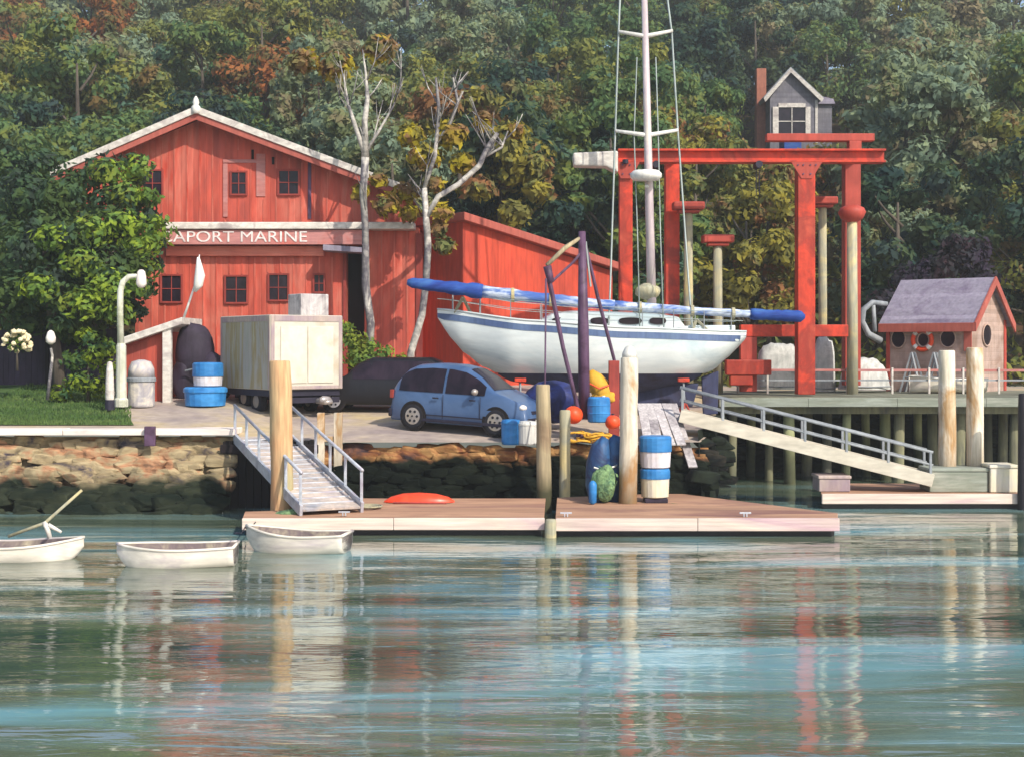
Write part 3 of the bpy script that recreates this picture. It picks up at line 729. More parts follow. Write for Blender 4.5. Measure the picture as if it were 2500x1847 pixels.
# windows
for a in [(350, 395, 418, 478), (566, 600, 422, 474), (682, 728, 418, 474)]:
    window(B, *a, yu)
for a in [(396, 442, 674, 736), (552, 602, 676, 738), (658, 702, 672, 732), (768, 790, 672, 712)]:
    window(B, *a, yl)
for a in [(614, 620, 366, 392), (664, 670, 384, 402)]:
    MB().box(XX(a[0], yu), XX(a[1], yu), yu - .03, yu + .01, ZZ(a[3], yu), ZZ(a[2], yu)).build('vent_slot', M['dark'], B)
MB().box(XX(752, yu), XX(760, yu), yu - .05, yu + .01, ZZ(535, yu), ZZ(395, yu)).build('downpipe', M['purple'], B, bevel=.01)
tb = MB()
tb.box(XX(545, yu), XX(556, yu), yu - .045, yu + .01, ZZ(530, yu), ZZ(400, yu)).box(XX(626, yu), XX(648, yu), yu - .043, yu + .01, ZZ(480, yu), ZZ(376, yu))
tb.box(XX(545, yu), XX(626, yu), yu - .041, yu + .01, ZZ(398, yu), ZZ(390, yu))
tb.build('faded_board', M['sign_red'], B, bevel=.008)

def battens(px0, px1, Y, topf, pyb, skip, nm):
    f = MB(); x = XX(px0, Y)
    while x < XX(px1, Y):
        px = 1250 + x / Y * F
        segs = [(ZZ(pyb, Y), ZZ(topf(px), Y))]
        for a, b_, t_, d_ in skip:
            if a - 8 < px < b_ + 8:
                out = []
                for z0, z1 in segs:
                    za, zb2 = ZZ(d_ + 7, Y), ZZ(t_ - 7, Y)
                    if z0 < za: out.append((z0, min(z1, za)))
                    if z1 > zb2: out.append((max(z0, zb2), z1))
                segs = out
        for z0, z1 in segs:
            if z1 - z0 > .1: f.box(x - .028, x + .028, Y - .026, Y - .003, z0, z1)
        x += .48
    f.build(nm, M['red_wall'], B)
battens(395, 968, yu, lambda px: (292 + (490 - px) * .42 if px < 490 else 292 + (px - 490) * .372) + 14, 548,
        [(350, 395, 418, 478), (566, 600, 422, 474), (682, 728, 418, 474), (545, 556, 380, 530), (545, 650, 374, 400), (626, 648, 376, 480), (752, 760, 395, 535)], 'upper_battens')
battens(340, 836, yl, lambda px: 628, 980, [(396, 442, 674, 736), (552, 602, 676, 738), (658, 702, 672, 732), (768, 790, 672, 712)], 'lower_battens')
battens(900, 1018, yl, lambda px: 560, 980, [], 'end_battens')
# right wing
W = thing('workshop_wing', 'red workshop wing with a sloping roof behind the white sailboat', 'building', (XX(1130, 51), 51, 3))
A_ = Vector((XX(1130, 51), 51)); Bp = Vector((XX(1495, 57), 57)); C_ = Vector((XX(1015, 52.4), 52.4 + .9))
D_ = Bp + (C_ - A_)
zA, zB = ZZ(540, 51), ZZ(662, 57)
wl = MB()
wl.add([(A_.x, A_.y, 2), (Bp.x, Bp.y, 2), (D_.x, D_.y, 2), (C_.x, C_.y, 2), (A_.x, A_.y, zA), (Bp.x, Bp.y, zB), (D_.x, D_.y, zB), (C_.x, C_.y, zA)],
       [(0, 3, 2, 1), (4, 5, 6, 7), (0, 1, 5, 4), (1, 2, 6, 5), (2, 3, 7, 6), (3, 0, 4, 7)])
wl.build('wall', M['red_wing'], W)
dA = (Bp - A_).normalized(); nA = Vector((dA.y, -dA.x))
a2 = A_ - dA * .25 + nA * .35; b2 = Bp + dA * .3 + nA * .35; c2 = C_ - dA * .25 - nA * .0; d2 = D_ + dA * .3
rfm = MB()
q = []
for (p_, z_) in ((a2, zA), (b2, zB), (d2, zB), (c2, zA)): q.append((p_.x, p_.y, z_ + .01))
for (p_, z_) in ((a2, zA), (b2, zB), (d2, zB), (c2, zA)): q.append((p_.x, p_.y, z_ + .3))
rfm.add(q, [(0, 3, 2, 1), (4, 5, 6, 7), (0, 1, 5, 4), (1, 2, 6, 5), (2, 3, 7, 6), (3, 0, 4, 7)])
rfm.build('roof', M['fascia_red'], W, bevel=.02)
MB().box(XX(1006, 52.2) + .17, XX(1010, 52.2) + .35, 51.93, 51.99, 3, ZZ(570, 52)).build('corner_board', M['frame_red'], W)

# ------------------------------------------------------------------ small red shed with white posts
Y = 45.5
S = thing('lean_to_shed', 'small red lean-to shed with white roof edge and white corner post', 'shed', (XX(360, Y), Y, 2.5))
g0 = gz(XX(360, Y), Y)
MB().prism([pz(306, 992, Y), pz(402, 990, Y), pz(402, 800, Y), pz(306, 836, Y)], Y, Y + 2.2).build('wall', M['red_wall'], S)
MB().prism([pz(296, 828, Y), pz(452, 775, Y), pz(452, 792, Y), pz(296, 846, Y)][::-1], Y - .45, Y + 2.5).build('roof', M['white_trim'], S, bevel=.02)
for px in (412,):
    MB().box(XX(403, Y), XX(423, Y), Y - .36, Y - .1, gz(XX(412, Y), Y) - .1, ZZ(800, Y)).build('corner_post', M['white_trim'], S, bevel=.015)
MB().prism([pz(306, 850, Y), pz(402, 812, Y), pz(402, 800, Y), pz(306, 838, Y)], Y - .06, Y - .003).build('eave_board', M['frame_red'], S, bevel=.01)

# furled flag on a leaning pole at the shed
fp = thing('flagpole', 'leaning white pole with a furled white flag above the small red shed', 'flagpole', tuple(P(447, 782, 45.6)))
MB().tube(P(446, 784, 45.6), P(478, 690, 45.4), .045, .03, 8).tube(P(478, 690, 45.4), P(487, 622, 45.2), .03, .015, 8).build('pole', M['white'], fp, sm=True)
fm = MB(); fm.path([P(484, 628, 45.15), P(486, 650, 45.15), P(488, 672, 45.15), P(484, 695, 45.15), P(476, 712, 45.2)], [.04, .11, .17, .15, .05], 9)
fm.build('furled_flag', M['white'], fp, sm=True)

# dark heap and blue tubs beside the shed
hp = thing('covered_heap', 'dark purple-black covered heap of gear between the small shed and box trailer', 'covered gear', (XX(490, 46.5), 46.5, 2.6))
hm = MB(); hm.blob(P(476, 870, 46.5), .62, .6, 1.15, 3, .2, 3).blob(P(520, 920, 46.5), .8, .6, .8, 5, .25, 3).blob(P(450, 925, 46.3), .4, .4, .8, 8, .2, 3)
hm.build('cover', M['cover_purple'], hp, sm=True)
MB().path([P(452, 905, 45.7), P(480, 898, 45.65), P(520, 905, 45.7), P(545, 915, 45.8)], .03, 6).build('lashing', M['rail_grey'], hp)

def tub(name, label, px0, px1, py0, py1, Y, body, lid, lidfrac=.5, group=None):
    cx = XX((px0 + px1) / 2, Y); r_ = XX(px1, Y) - cx; z0, z1 = ZZ(py1, Y), ZZ(py0, Y); h = z1 - z0
    t = thing(name, label, 'tub', (cx, Y, z0), group)
    zl = z0 + h * (1 - lidfrac)
    MB().lathe([(r_ * .84, z0), (r_ * .9, z0 + .02), (r_ * .95, zl)], (cx, Y, 0), 20).build('body', M[body], t, sm=False)
    MB().lathe([(r_ * .99, zl + .003), (r_ * 1.0, zl + .03), (r_ * .99, z1 - .06), (r_ * .9, z1 - .01), (r_ * .3, z1)], (cx, Y, 0), 20).build('lid', M[lid], t)
    return t
tub('storage_tub', 'upper blue and white tub left of the box trailer', 470, 545, 884, 942, 44.5, 'white_tub', 'blue_tub', .6)
tub('storage_tub', 'lower wide blue tub on the ground left of the box trailer', 448, 555, 943, 990, 44.5, 'blue_tub', 'blue_tub', .3)

# white domed drum
t = thing('domed_drum', 'white domed drum with grey band in front of the small red shed', 'drum', (XX(345, 44.2), 44.2, 2.6))
zb, zt = ZZ(992, 44.2), ZZ(878, 44.2); cx = XX(345, 44.2)
MB().lathe([(.40, zb), (.42, zb + .05), (.42, zb + .78)], (cx, 44.2, 0), 20).build('body', M['grey_drum'], t)
MB().lathe([(.425, zb + .783), (.46, zb + .8), (.46, zb + .9), (.425, zb + .93)], (cx, 44.2, 0), 20).build('band', M['rail_grey'], t)
MB().lathe([(.42, zb + .933), (.4, zb + 1.2), (.3, zt - .06), (.1, zt)], (cx, 44.2, 0), 20).build('dome_lid', M['grey_drum'], t, sm=True)

# gooseneck lamp
Y = 43.6
Lp = thing('gooseneck_lamp', 'tall white gooseneck lamp post on the lawn edge by the small red shed', 'street lamp', (XX(296, Y), Y, ZZ(988, Y)))
MB().lathe([(.22, ZZ(992, Y)), (.22, ZZ(975, Y)), (.17, ZZ(970, Y)), (.155, ZZ(845, Y)), (.12, ZZ(838, Y))], (XX(296, Y), Y, 0), 12).build('base', M['lamp_metal'], Lp, sm=False)
MB().path([P(295, 840, Y), P(293, 760, Y), P(294, 710, Y), P(300, 688, Y), P(315, 675, Y), P(332, 674, Y), P(343, 682, Y)], [.11, .1, .1, .095, .085, .07, .06], 10).build('pole', M['lamp_metal'], Lp, sm=True)
MB().lathe([(.06, .22), (.12, .16), (.15, 0), (.17, -.22), (.11, -.32), (.03, -.35)][::-1], tuple(P(345, 676, Y)), 14).build('lamp_head', M['lamp_glass'], Lp, sm=True)
# lantern on the lawn
Y = 44.5
t = thing('garden_lantern', 'small white garden lantern on a bent post at the left of the lawn', 'lantern', (XX(120, Y), Y, ZZ(985, Y)))
MB().path([P(116, 975, Y), P(122, 920, Y), P(128, 868, Y), P(124, 850, Y)], [.06, .055, .045, .04], 8).build('post', M['birch'], t, sm=True)
MB().lathe([(.03, .26), (.1, .2), (.16, .02), (.15, -.12), (.05, -.2)][::-1], tuple(P(124, 826, Y)), 12).build('globe', M['lamp_glass'], t, sm=True)
# mooring bollard
t = thing('mooring_post', 'short black and white post standing left of the gooseneck lamp', 'post', (XX(268, 43), 43, ZZ(995, 43)))
MB().lathe([(.13, ZZ(975, 43)), (.14, ZZ(960, 43)), (.11, ZZ(905, 43)), (.08, ZZ(885, 43)), (.02, ZZ(882, 43))], (XX(268, 43), 43, 0), 12).build('post', M['white_trim'], t)
MB().lathe([(.15, ZZ(1000, 43)), (.15, ZZ(975, 43) - .002)], (XX(268, 43), 43, 0), 12).build('collar', M['navy_dark'], t)
# dark fence behind lawn
t = thing('board_fence', 'dark board fence behind the lawn at the left edge', 'fence', (-17, 49, 3.2))
f = MB()
for i in range(34): f.box(-20.5 + i * .2, -20.31 + i * .2, 49, 49.05, 2.8, ZZ(806, 49) + .03 * ((i * 7) % 3))
f.build('boards', M['cover_purple'], t)
f = MB()
for i in range(4): f.box(-20.4 + i * 2.0, -20.28 + i * 2.0, 48.9, 48.998, 2.8, ZZ(800, 49))
f.build('fence_post', M['dark'], t)

# ------------------------------------------------------------------ box trailer
ax, ay = XX(660, 43), 43.0
ux = Vector((XX(835, 44.5) - ax, 1.5)).normalized(); uy = Vector((-ux.y, ux.x))
rzt = math.atan2(ux.y, ux.x); Wd, Ln = 2.55, 3.6
T_ = thing('box_trailer', 'cream-white box trailer parked on the yard behind the left gangway', 'trailer', (ax, ay, 0), rz=rzt)
zb, zt = ZZ(952, 43), ZZ(768, 43)
MB().box(0, Wd, 0, Ln, zb, zt).build('box_body', M['truck_white'], T_, local=True, bevel=.03)
f = MB()   # frame around the end and side
e = .02
f.box(.02, .14, -e, -.002, zb + .02, zt - .02).box(Wd - .14, Wd - .02, -e, -.002, zb + .02, zt - .02).box(.145, Wd - .145, -e, -.002, zt - .2, zt - .02).box(.145, Wd - .145, -e, -.002, zb + .02, zb + .12)
f.box(-e, -.002, .02, .14, zb + .02, zt - .02).box(-e, -.002, Ln - .14, Ln - .02, zb + .02, zt - .02).box(-e, -.002, .145, Ln - .145, zt - .2, zt - .02)
f.build('corner_trim', M['truck_frame'], T_, local=True, bevel=.006)
MB().box(-.012, -.003, .15, Ln - .15, zb + .02, zt - .21).build('side_panel', M['truck_side'], T_, local=True)
f = MB(); f.box(.35, Wd / 2 - .02, -.03, -.003, zb + .2, zt - .35).box(Wd / 2 + .02, Wd - .35, -.03, -.003, zb + .2, zt - .35)
f.build('rear_door', M['truck_white'], T_, local=True, bevel=.012)
f = MB(); f.box(.05, Wd - .05, .1, Ln - .1, zb - .2, zb - .003).box(.5, .65, .1, Ln, zb - .34, zb - .2).box(Wd - .65, Wd - .5, .1, Ln, zb - .34, zb - .2).box(.1, Wd - .1, .02, .1, zb - .42, zb - .25)
f.build('chassis', M['navy_dark'], T_, local=True, bevel=.01)
for (wx, wy) in ((.35, 1.5), (Wd - .35, 1.5), (.35, 2.4), (Wd - .35, 2.4)):
    gw = gz(ax, ay + wy)
    wh = MB().lathe([(.2, -.1), (.36, -.11), (.38, -.06), (.38, .06), (.36, .11), (.2, .1)], (wx, wy, gw + .36), 20, 'x').build('wheel', M['tire'], T_, local=True)
    MB().lathe([(.05, -.115), (.2, -.112), (.21, .112), (.05, .115)], (wx, wy, gw + .36), 16, 'x').build('rim', M['rim'], wh, local=True)
MB().box(Wd * .62, Wd * 1.02, 1.0, 1.9, zt + .003, ZZ(716, 44.5)).build('roof_unit', M['grey_board'], T_, local=True, bevel=.03)
f = MB(); f.path([(Wd - .9, .05, zb - .36), (Wd - .75, -.25, zb - .4), (Wd - .55, -.3, zb - .38)], [.09, .08, .07], 8).blob((Wd - .75, -.2, zb - .32), .22, .12, .12, 3, .3, 2)
f.build('hitch', M['rim'], T_, local=True, sm=True)

# small fence of two white posts by the gangway
t = thing('gate_posts', 'pair of cream posts joined by rails right of the left gangway', 'railing', (XX(805, 39.9), 39.9, 1.9))
for a, b in ((780, 797), (820, 840)):
    MB().box(XX(a, 39.8), XX(b, 39.8), 39.3, 39.5, ZZ(1150, 39.8), ZZ(1005, 39.8)).build('post', M['wood_pale'], t, bevel=.015)
f = MB().box(XX(797, 39.8) + .002, XX(820, 39.8) - .002, 39.35, 39.45, ZZ(1075, 39.8), ZZ(1062, 39.8))
f.build('rail', M['wood_pale'], t, bevel=.01)

# ------------------------------------------------------------------ cars
def car(name, label, cx, cy, rz, tops, L_, Wd, zs, paintm, wheels, cat, mirror=True):
    z0 = gz(cx, cy)
    c = thing(name, label, cat, (cx, cy, z0), rz=rz)
    # yard slopes: pitch follows ground along the heading
    hx, hy = math.cos(rz), math.sin(rz)
    pitch = math.atan2(gz(cx + hx, cy + hy) - gz(cx - hx, cy - hy), 2)
    c.rotation_euler = (0, -pitch, rz)
    belt = 1.0 * zs
    def top(x):
        for (xa, za), (xb, zb_) in zip(tops, tops[1:]):
            if xa <= x <= xb:
                t = (x - xa) / (xb - xa); return (za + (zb_ - za) * t) * zs
        return tops[-1][1] * zs
    def hw(x):
        e = abs(x) / (L_ / 2)
        return Wd / 2 * (1 - .22 * max(0, e - .55) ** 2 / .2025 * 1.0)
    def sec(x, o=0):
        tp = top(x); w_ = hw(x) + o; bl = min(belt, tp - .03)
        pts = [(w_ * .9, .2), (w_ * .98, .3), (w_, .55 * zs), (w_ * .985, .8 * zs if tp > .85 * zs else tp * .85), (w_ * .95, bl)]
        g = (tp - bl)
        pts += [(w_ * (.95 - .12 * min(1, g / .6)), bl + g * .55), (w_ * (.95 - .24 * min(1, g / .6)), bl + g * .86), (w_ * (.88 - .32 * min(1, g / .6)), bl + g * .97 + o), (w_ * .3, tp + .012 + o), (0, tp + .015 + o)]
        return pts
    n = 46; xs = [-L_ / 2 + L_ * i / n for i in range(n + 1)]
    mb = MB(); K = None
    for x in xs:
        s_ = sec(x); ring = [Vector((x, -a, b)) for a, b in s_] + [Vector((x, a, b)) for a, b in reversed(s_[:-1])]
        K = len(ring); mb.v += ring
    for i in range(n):
        for k in range(K):
            k2 = (k + 1) % K; mb.f.append((i * K + k, i * K + k2, (i + 1) * K + k2, (i + 1) * K + k))
    mb.f.append(tuple(range(K))); mb.f.append(tuple(reversed(range(n * K, n * K + K))))
    # wheel arches are dark discs sunk over the body side
    mb.build('body', paintm, c, sm=True, local=True)
    # windows
    def patch(x0, x1, k0, k1, sides, nm, o=.012, m='glass'):
        for sgn in sides:
            p = MB(); nn = 10; kk = k1 - k0 + 1
            for i in range(nn + 1):
                x = x0 + (x1 - x0) * i / nn; s_ = sec(x, o)
                for k in range(k0, k1 + 1): p.v.append(Vector((x, sgn * s_[k][0], s_[k][1] + (.004 if k else 0))))
            for i in range(nn):
                for k in range(kk - 1):
                    a = i * kk + k; p.f.append((a, a + 1, a + kk + 1, a + kk))
            ob = p.build(nm, M[m], c, sm=True, local=True)
    return c, sec, patch, top, z0

def wheels_for(c, spots, r_, w_, side):
    for (wx, wy) in spots:
        s_ = -1 if wy < 0 else 1
        a = MB().lathe([(r_ + .07, -.06), (r_ + .07, .06)], (wx, wy + s_ * .02, r_ + .01), 24, 'y').build('wheel_arch', M['dark'], c, local=True)
        wh = MB().lathe([(r_ * .5, -w_ / 2), (r_ * .93, -w_ / 2), (r_, -w_ / 2 + .04), (r_, w_ / 2 - .04), (r_ * .93, w_ / 2), (r_ * .5, w_ / 2)], (wx, wy + s_ * -.02, r_), 24, 'y').build('wheel', M['tire'], c, local=True)
        rm = MB().lathe([(.03, -w_ / 2 - .012), (r_ * .68, -w_ / 2 - .006), (r_ * .68, w_ / 2 + .006), (.03, w_ / 2 + .012)], (wx, wy + s_ * -.02, r_), 18, 'y').build('rim', M['rim'], wh, local=True)
        sp = MB()
        for k in range(6):
            a_ = k * math.pi / 3; q_ = Vector((wx + math.cos(a_) * r_ * .42, wy + s_ * -.02 + s_ * (w_ / 2 + .012), r_ + math.sin(a_) * r_ * .42))
            sp.lathe([(r_ * .11, -.012), (r_ * .11, .012)], q_, 8, 'y')
        sp.lathe([(r_ * .07, -.03), (r_ * .07, .02)], (wx, wy + s_ * (w_ / 2 - .005), r_), 8, 'y')
        sp.build('rim_slots', M['tire'], wh, local=True)

van_tops = [(-2.3, .62), (-2.26, .95), (-2.1, 1.28), (-1.85, 1.6), (-1.5, 1.74), (-.9, 1.8), (-.2, 1.79), (.25, 1.72), (.7, 1.5), (1.25, 1.13), (1.6, 1.04), (2.0, .9), (2.2, .74), (2.3, .5)]
vx, vy = -1.31, 41.66
c, sec, patch, top, z0 = car('minivan', 'light blue minivan parked at the yard edge facing right', vx, vy, R(-27), van_tops, 4.6, 1.85, 1.08, M['van_blue'], None, 'van')
def side_glass(c, sec, xa, xb, top_clip, nm='side_window'):
    for sgn in (-1, 1):
        p = MB(); nn = 16
        for i in range(nn + 1):
            x = xa + (xb - xa) * i / nn; s_ = sec(x, .012)
            p.v.append(Vector((x, sgn * s_[4][0], s_[4][1] + .02))); p.v.append(Vector((x, sgn * s_[5][0], s_[5][1]))); p.v.append(Vector((x, sgn * s_[6][0], s_[6][1] - .01)))
        for i in range(nn):
            a = 3 * i; p.f.append((a, a + 1, a + 4, a + 3)); p.f.append((a + 1, a + 2, a + 5, a + 4))
        p.build(nm, M['glass'], c, sm=True, local=True)
side_glass(c, sec, -1.98, -.42, 0); side_glass(c, sec, -.34, .98, 0, 'front_window')
def screen(c, sec, xa, xb, nm, lo=.02):
    p = MB(); nn = 8; idx = []
    for i in range(nn + 1):
        x = xa + (xb - xa) * i / nn; s_ = sec(x, .014)
        row = [(-s_[7][0] * .93, s_[7][1]), (-s_[8][0], s_[8][1]), (0, s_[9][1]), (s_[8][0], s_[8][1]), (s_[7][0] * .93, s_[7][1])]
        for a, b in row: p.v.append(Vector((x, a, b + .004)))
    for i in range(nn):
        for k in range(4):
            a = i * 5 + k; p.f.append((a, a + 1, a + 6, a + 5))
    p.build(nm, M['glass'], c, sm=True, local=True)
screen(c, sec, .3, 1.2, 'windshield'); screen(c, sec, -2.2, -1.75, 'rear_window')
wheels_for(c, [(-1.38, -.87), (1.38, -.84), (-1.38, .87), (1.38, .84)], .37, .22, -1)
for sgn in (-1, 1):
    MB().blob((2.12, sgn * .66, .82), .12, .15, .09, 1, 0, 2).build('headlight', M['lamp_glass'], c, sm=True, local=True)
    m_ = MB().blob((.72, sgn * 1.02, 1.2), .1, .12, .1, 2, .05, 2); m_.build('side_mirror', M['rim'], c, sm=True, local=True)
    MB().box(-2.32, -2.2, sgn * .7 - .08, sgn * .7 + .08, .85, 1.1).build('tail_light', M['frame_red'], c, local=True, bevel=.02)
MB().box(2.2, 2.34, -.7, .7, .28, .52).build('bumper', M['navy_dark'], c, local=True, bevel=.04)
f = MB(); f.box(-2.36, -2.24, -.78, .78, .3, .55)
f.build('bumper', M['navy_dark'], c, local=True, bevel=.04)
f = MB(); f.box(-.385, -.375, -.945, -.925, .35, 1.06).box(.86, .87, -.945, -.925, .45, 1.06).box(-1.7, 1.0, -.948, -.93, .42, .45)
f.build('door_seam', M['navy_dark'], c, local=True)
for hx in (-.62, .62): MB().box(hx - .1, hx + .1, -.985, -.945, .93, .97).build('door_handle', M['navy_dark'], c, local=True, bevel=.01)
MB().box(2.345, 2.355, -.25, .25, .36, .48).build('number_plate', M['white'], c, local=True)
MB().box(-1.75, 1.75, -.955, -.9, .24, .33).build('sill_shadow', M['navy_dark'], c, local=True, bevel=.015)  # dark strip paints the shadow along the near sill
MB().box(1.6, 2.28, -.35, .35, .62, .72).build('grille', M['navy_dark'], c, local=True, bevel=.02)

suv_tops = [(-2.3, .7), (-2.25, 1.2), (-2.05, 1.6), (-1.7, 1.72), (.2, 1.72), (.7, 1.5), (1.05, 1.12), (1.9, .98), (2.2, .8), (2.3, .5)]
c, sec, patch, top, z0 = car('dark_wagon', 'black wagon parked behind the blue minivan', XX(930, 45.8), 45.8, R(176), [(x, z) for x, z in suv_tops], 4.6, 1.8, 1.0, M['car_black'], None, 'car')
side_glass(c, sec, -1.95, .8, 0); screen(c, sec, .4, 1.0, 'windshield')
wheels_for(c, [(-1.4, -.8), (1.4, -.8), (-1.4, .8), (1.4, .8)], .33, .2, -1)

# ------------------------------------------------------------------ sailboat
YB = 44.5
def bx(px): return XX(px, YB)
def bz(py): return ZZ(py, YB)
xb0, xb1 = bx(1068), bx(1812); LB = xb1 - xb0
SB = thing('sailboat', 'white sailboat with blue stripe hauled out on stands in the yard', 'sailboat', (bx(1500), YB, gz(bx(1500), YB)))
def interp(tab, t):
    for (a, va), (b, vb) in zip(tab, tab[1:]):
        if a <= t <= b:
            k = (t - a) / (b - a); k = k * k * (3 - 2 * k) * .5 + k * .5; return va + (vb - va) * k
    return tab[-1][1]
sheer_t = [(0, bz(757)), (.3, bz(786)), (.6, bz(803)), (1, bz(812))]
beam_t = [(0, .03), (.08, .45), (.25, 1.1), (.5, 1.5), (.75, 1.42), (.93, 1.05), (1, .85)]
keel_t = [(0, bz(775)), (.04, bz(822)), (.09, bz(862)), (.15, bz(895)), (.25, bz(932)), (.45, bz(957)), (.65, bz(960)), (.8, bz(940)), (.9, bz(905)), (.96, bz(868)), (1, bz(834))]
def hp_(t, v, o=0):
    """v 0 sheer .. 1 keel; returns x,halfwidth,z"""
    s_, b_, k_ = interp(sheer_t, t), interp(beam_t, t), interp(keel_t, t)
    z = s_ + (k_ - s_) * v
    wv = b_ * (1 - max(0, v) ** 2.6) ** .62 * (1 - .06 * (1 - v)) if v < 1 else 0
    return Vector((xb0 + LB * t, (wv + o), z))
def hull_patch(nm, m, zlo, zhi, t0=0, t1=1, off=0, nt=48, nv=8, both=True):
    mb = MB()
    for sgn in ((-1, 1) if both else (-1,)):
        b = len(mb.v)
        for i in range(nt + 1):
            t = t0 + (t1 - t0) * i / nt
            s_, k_ = interp(sheer_t, t), interp(keel_t, t)
            va = (s_ - min(s_, zhi(t))) / max(.001, s_ - k_); vb = (s_ - max(k_, zlo(t))) / max(.001, s_ - k_)
            va = min(va, 1); vb = max(min(vb, 1), va)
            for j in range(nv + 1):
                p = hp_(t, va + (vb - va) * j / nv, off)
                mb.v.append(Vector((p.x, YB + sgn * p.y, p.z)))
        for i in range(nt):
            for j in range(nv):
                a = b + i * (nv + 1) + j; mb.f.append((a, a + 1, a + nv + 2, a + nv + 1))
    return mb.build(nm, m, SB, sm=True)
wl_ = lambda t: bz(910)
hull = hull_patch('hull', M['hull_white'], wl_, lambda t: 99, nv=14)
# transom
mbt = MB(); n_ = 12
for sgn in (-1, 1):
    for j in range(n_ + 1):
        p = hp_(1, j / n_); mbt.v.append(Vector((p.x, YB + sgn * p.y, p.z)))
mbt.f = [(j, j + 1, n_ + 2 + j, n_ + 1 + j) for j in range(n_)]
mbt.build('transom', M['hull_white'], SB)
hull_patch('hull_bottom', M['hull_navy'], lambda t: -9, wl_, t0=.2, t1=.86, nv=8)
hull_patch('hull_stripe', M['stripe'], lambda t: interp(sheer_t, t) - .30, lambda t: interp(sheer_t, t) - .1, off=.012, nv=2)
# deck
mbd = MB(); nt_ = 40
for i in range(nt_ + 1):
    p = hp_(i / nt_, 0); mbd.v += [Vector((p.x, YB - p.y, p.z)), Vector((p.x, YB, p.z + .06)), Vector((p.x, YB + p.y, p.z))]
for i in range(nt_):
    a = 3 * i; mbd.f += [(a, a + 1, a + 4, a + 3), (a + 1, a + 2, a + 5, a + 4)]
mbd.build('deck', M['hull_white'], SB, sm=True)
# toe rail
pr = MB()
for sgn in (-1, 1): pr.path([Vector((hp_(i / 30, 0).x, YB + sgn * hp_(i / 30, 0).y, hp_(i / 30, 0).z + .03)) for i in range(31)], .035, 6)
pr.build('toe_rail', M['hull_white'], SB, sm=True)
# cabin
cb = MB()
def cab(px, top, hwid): return px, top, hwid
st = [(1300, 794, .5), (1345, 768, .8), (1400, 762, .95), (1500, 764, 1.0), (1600, 768, 1.0), (1650, 776, .95), (1672, 806, .9)]
for px, tp, hwid in st:
    x = bx(px); zb_ = interp(sheer_t, (x - xb0) / LB) - .05; zt_ = bz(tp)
    for sgn_y, zz in ((-1, zb_), (-.93, zt_ - .05), (-.8, zt_), (0, zt_ + .05), (.8, zt_), (.93, zt_ - .05), (1, zb_)):
        cb.v.append(Vector((x, YB + sgn_y * hwid, zz)))
for i in range(len(st) - 1):
    for k in range(6):
        a = i * 7 + k; cb.f.append((a, a + 1, a + 8, a + 7))
cb.f += [tuple(range(7)), tuple(reversed(range(42, 49)))]
cb.build('cabin', M['hull_white'], SB)
for (a, b_) in ((1345, 1385), (1437, 1480), (1505, 1560), (1578, 1618)):
    f = MB(); y_ = YB - (.77 if a < 1380 else .965)
    xm = (bx(a) + bx(b_)) / 2; rx_ = (bx(b_) - bx(a)) / 2
    pts = [(xm + rx_ * math.cos(k * math.pi / 8) * (1 if abs(math.cos(k * math.pi / 8)) > .5 else 1), bz(785) + .11 * math.copysign(abs(math.sin(k * math.pi / 8)) ** .6, math.sin(k * math.pi / 8))) for k in range(16)]
    f.prism(pts, y_ - .05, y_ + .1); f.build('cabin_window', M['glass'], SB)
# cockpit coaming
f = MB(); f.box(bx(1672), bx(1785), YB - .85, YB - .72, bz(812) - .1, bz(795)).box(bx(1672), bx(1785), YB + .72, YB + .85, bz(812) - .1, bz(795))
f.build('coaming', M['hull_white'], SB, bevel=.03)
# keel, rudder, navy
f = MB(); f.prism([(bx(1490), bz(935)), (bx(1540), bz(992)), (bx(1690), bz(992)), (bx(1705), bz(935))], YB - .16, YB + .16)
f.build('keel', M['hull_navy'], SB, bevel=.05)
f = MB(); f.prism([(bx(1712), bz(920)), (bx(1716), bz(1012)), (bx(1752), bz(1010)), (bx(1754), bz(905))], YB - .06, YB + .06)
f.build('rudder', M['hull_navy'], SB, bevel=.03)
# stanchions, pulpit and lifelines
for t in (.05, .14, .24, .34, .66, .76, .86, .95):
    for sgn in (-1, 1):
        p = hp_(t, 0); y_ = YB + sgn * (p.y - .06)
        MB().tube((p.x, y_, p.z), (p.x, y_, p.z + .62), .018, .014, 6).build('stanchion', M['rail_grey'], SB)
f = MB()
for sgn in (-1, 1):
    for hgt in (.36, .62):
        f.path([Vector((hp_(t, 0).x, YB + sgn * max(.02, hp_(t, 0).y - .06), hp_(t, 0).z + hgt)) for t in (.0, .03, .05, .14, .24, .34, .5, .66, .76, .86, .95, .99)], .011, 5)
f.build('lifeline', M['wire'], SB)
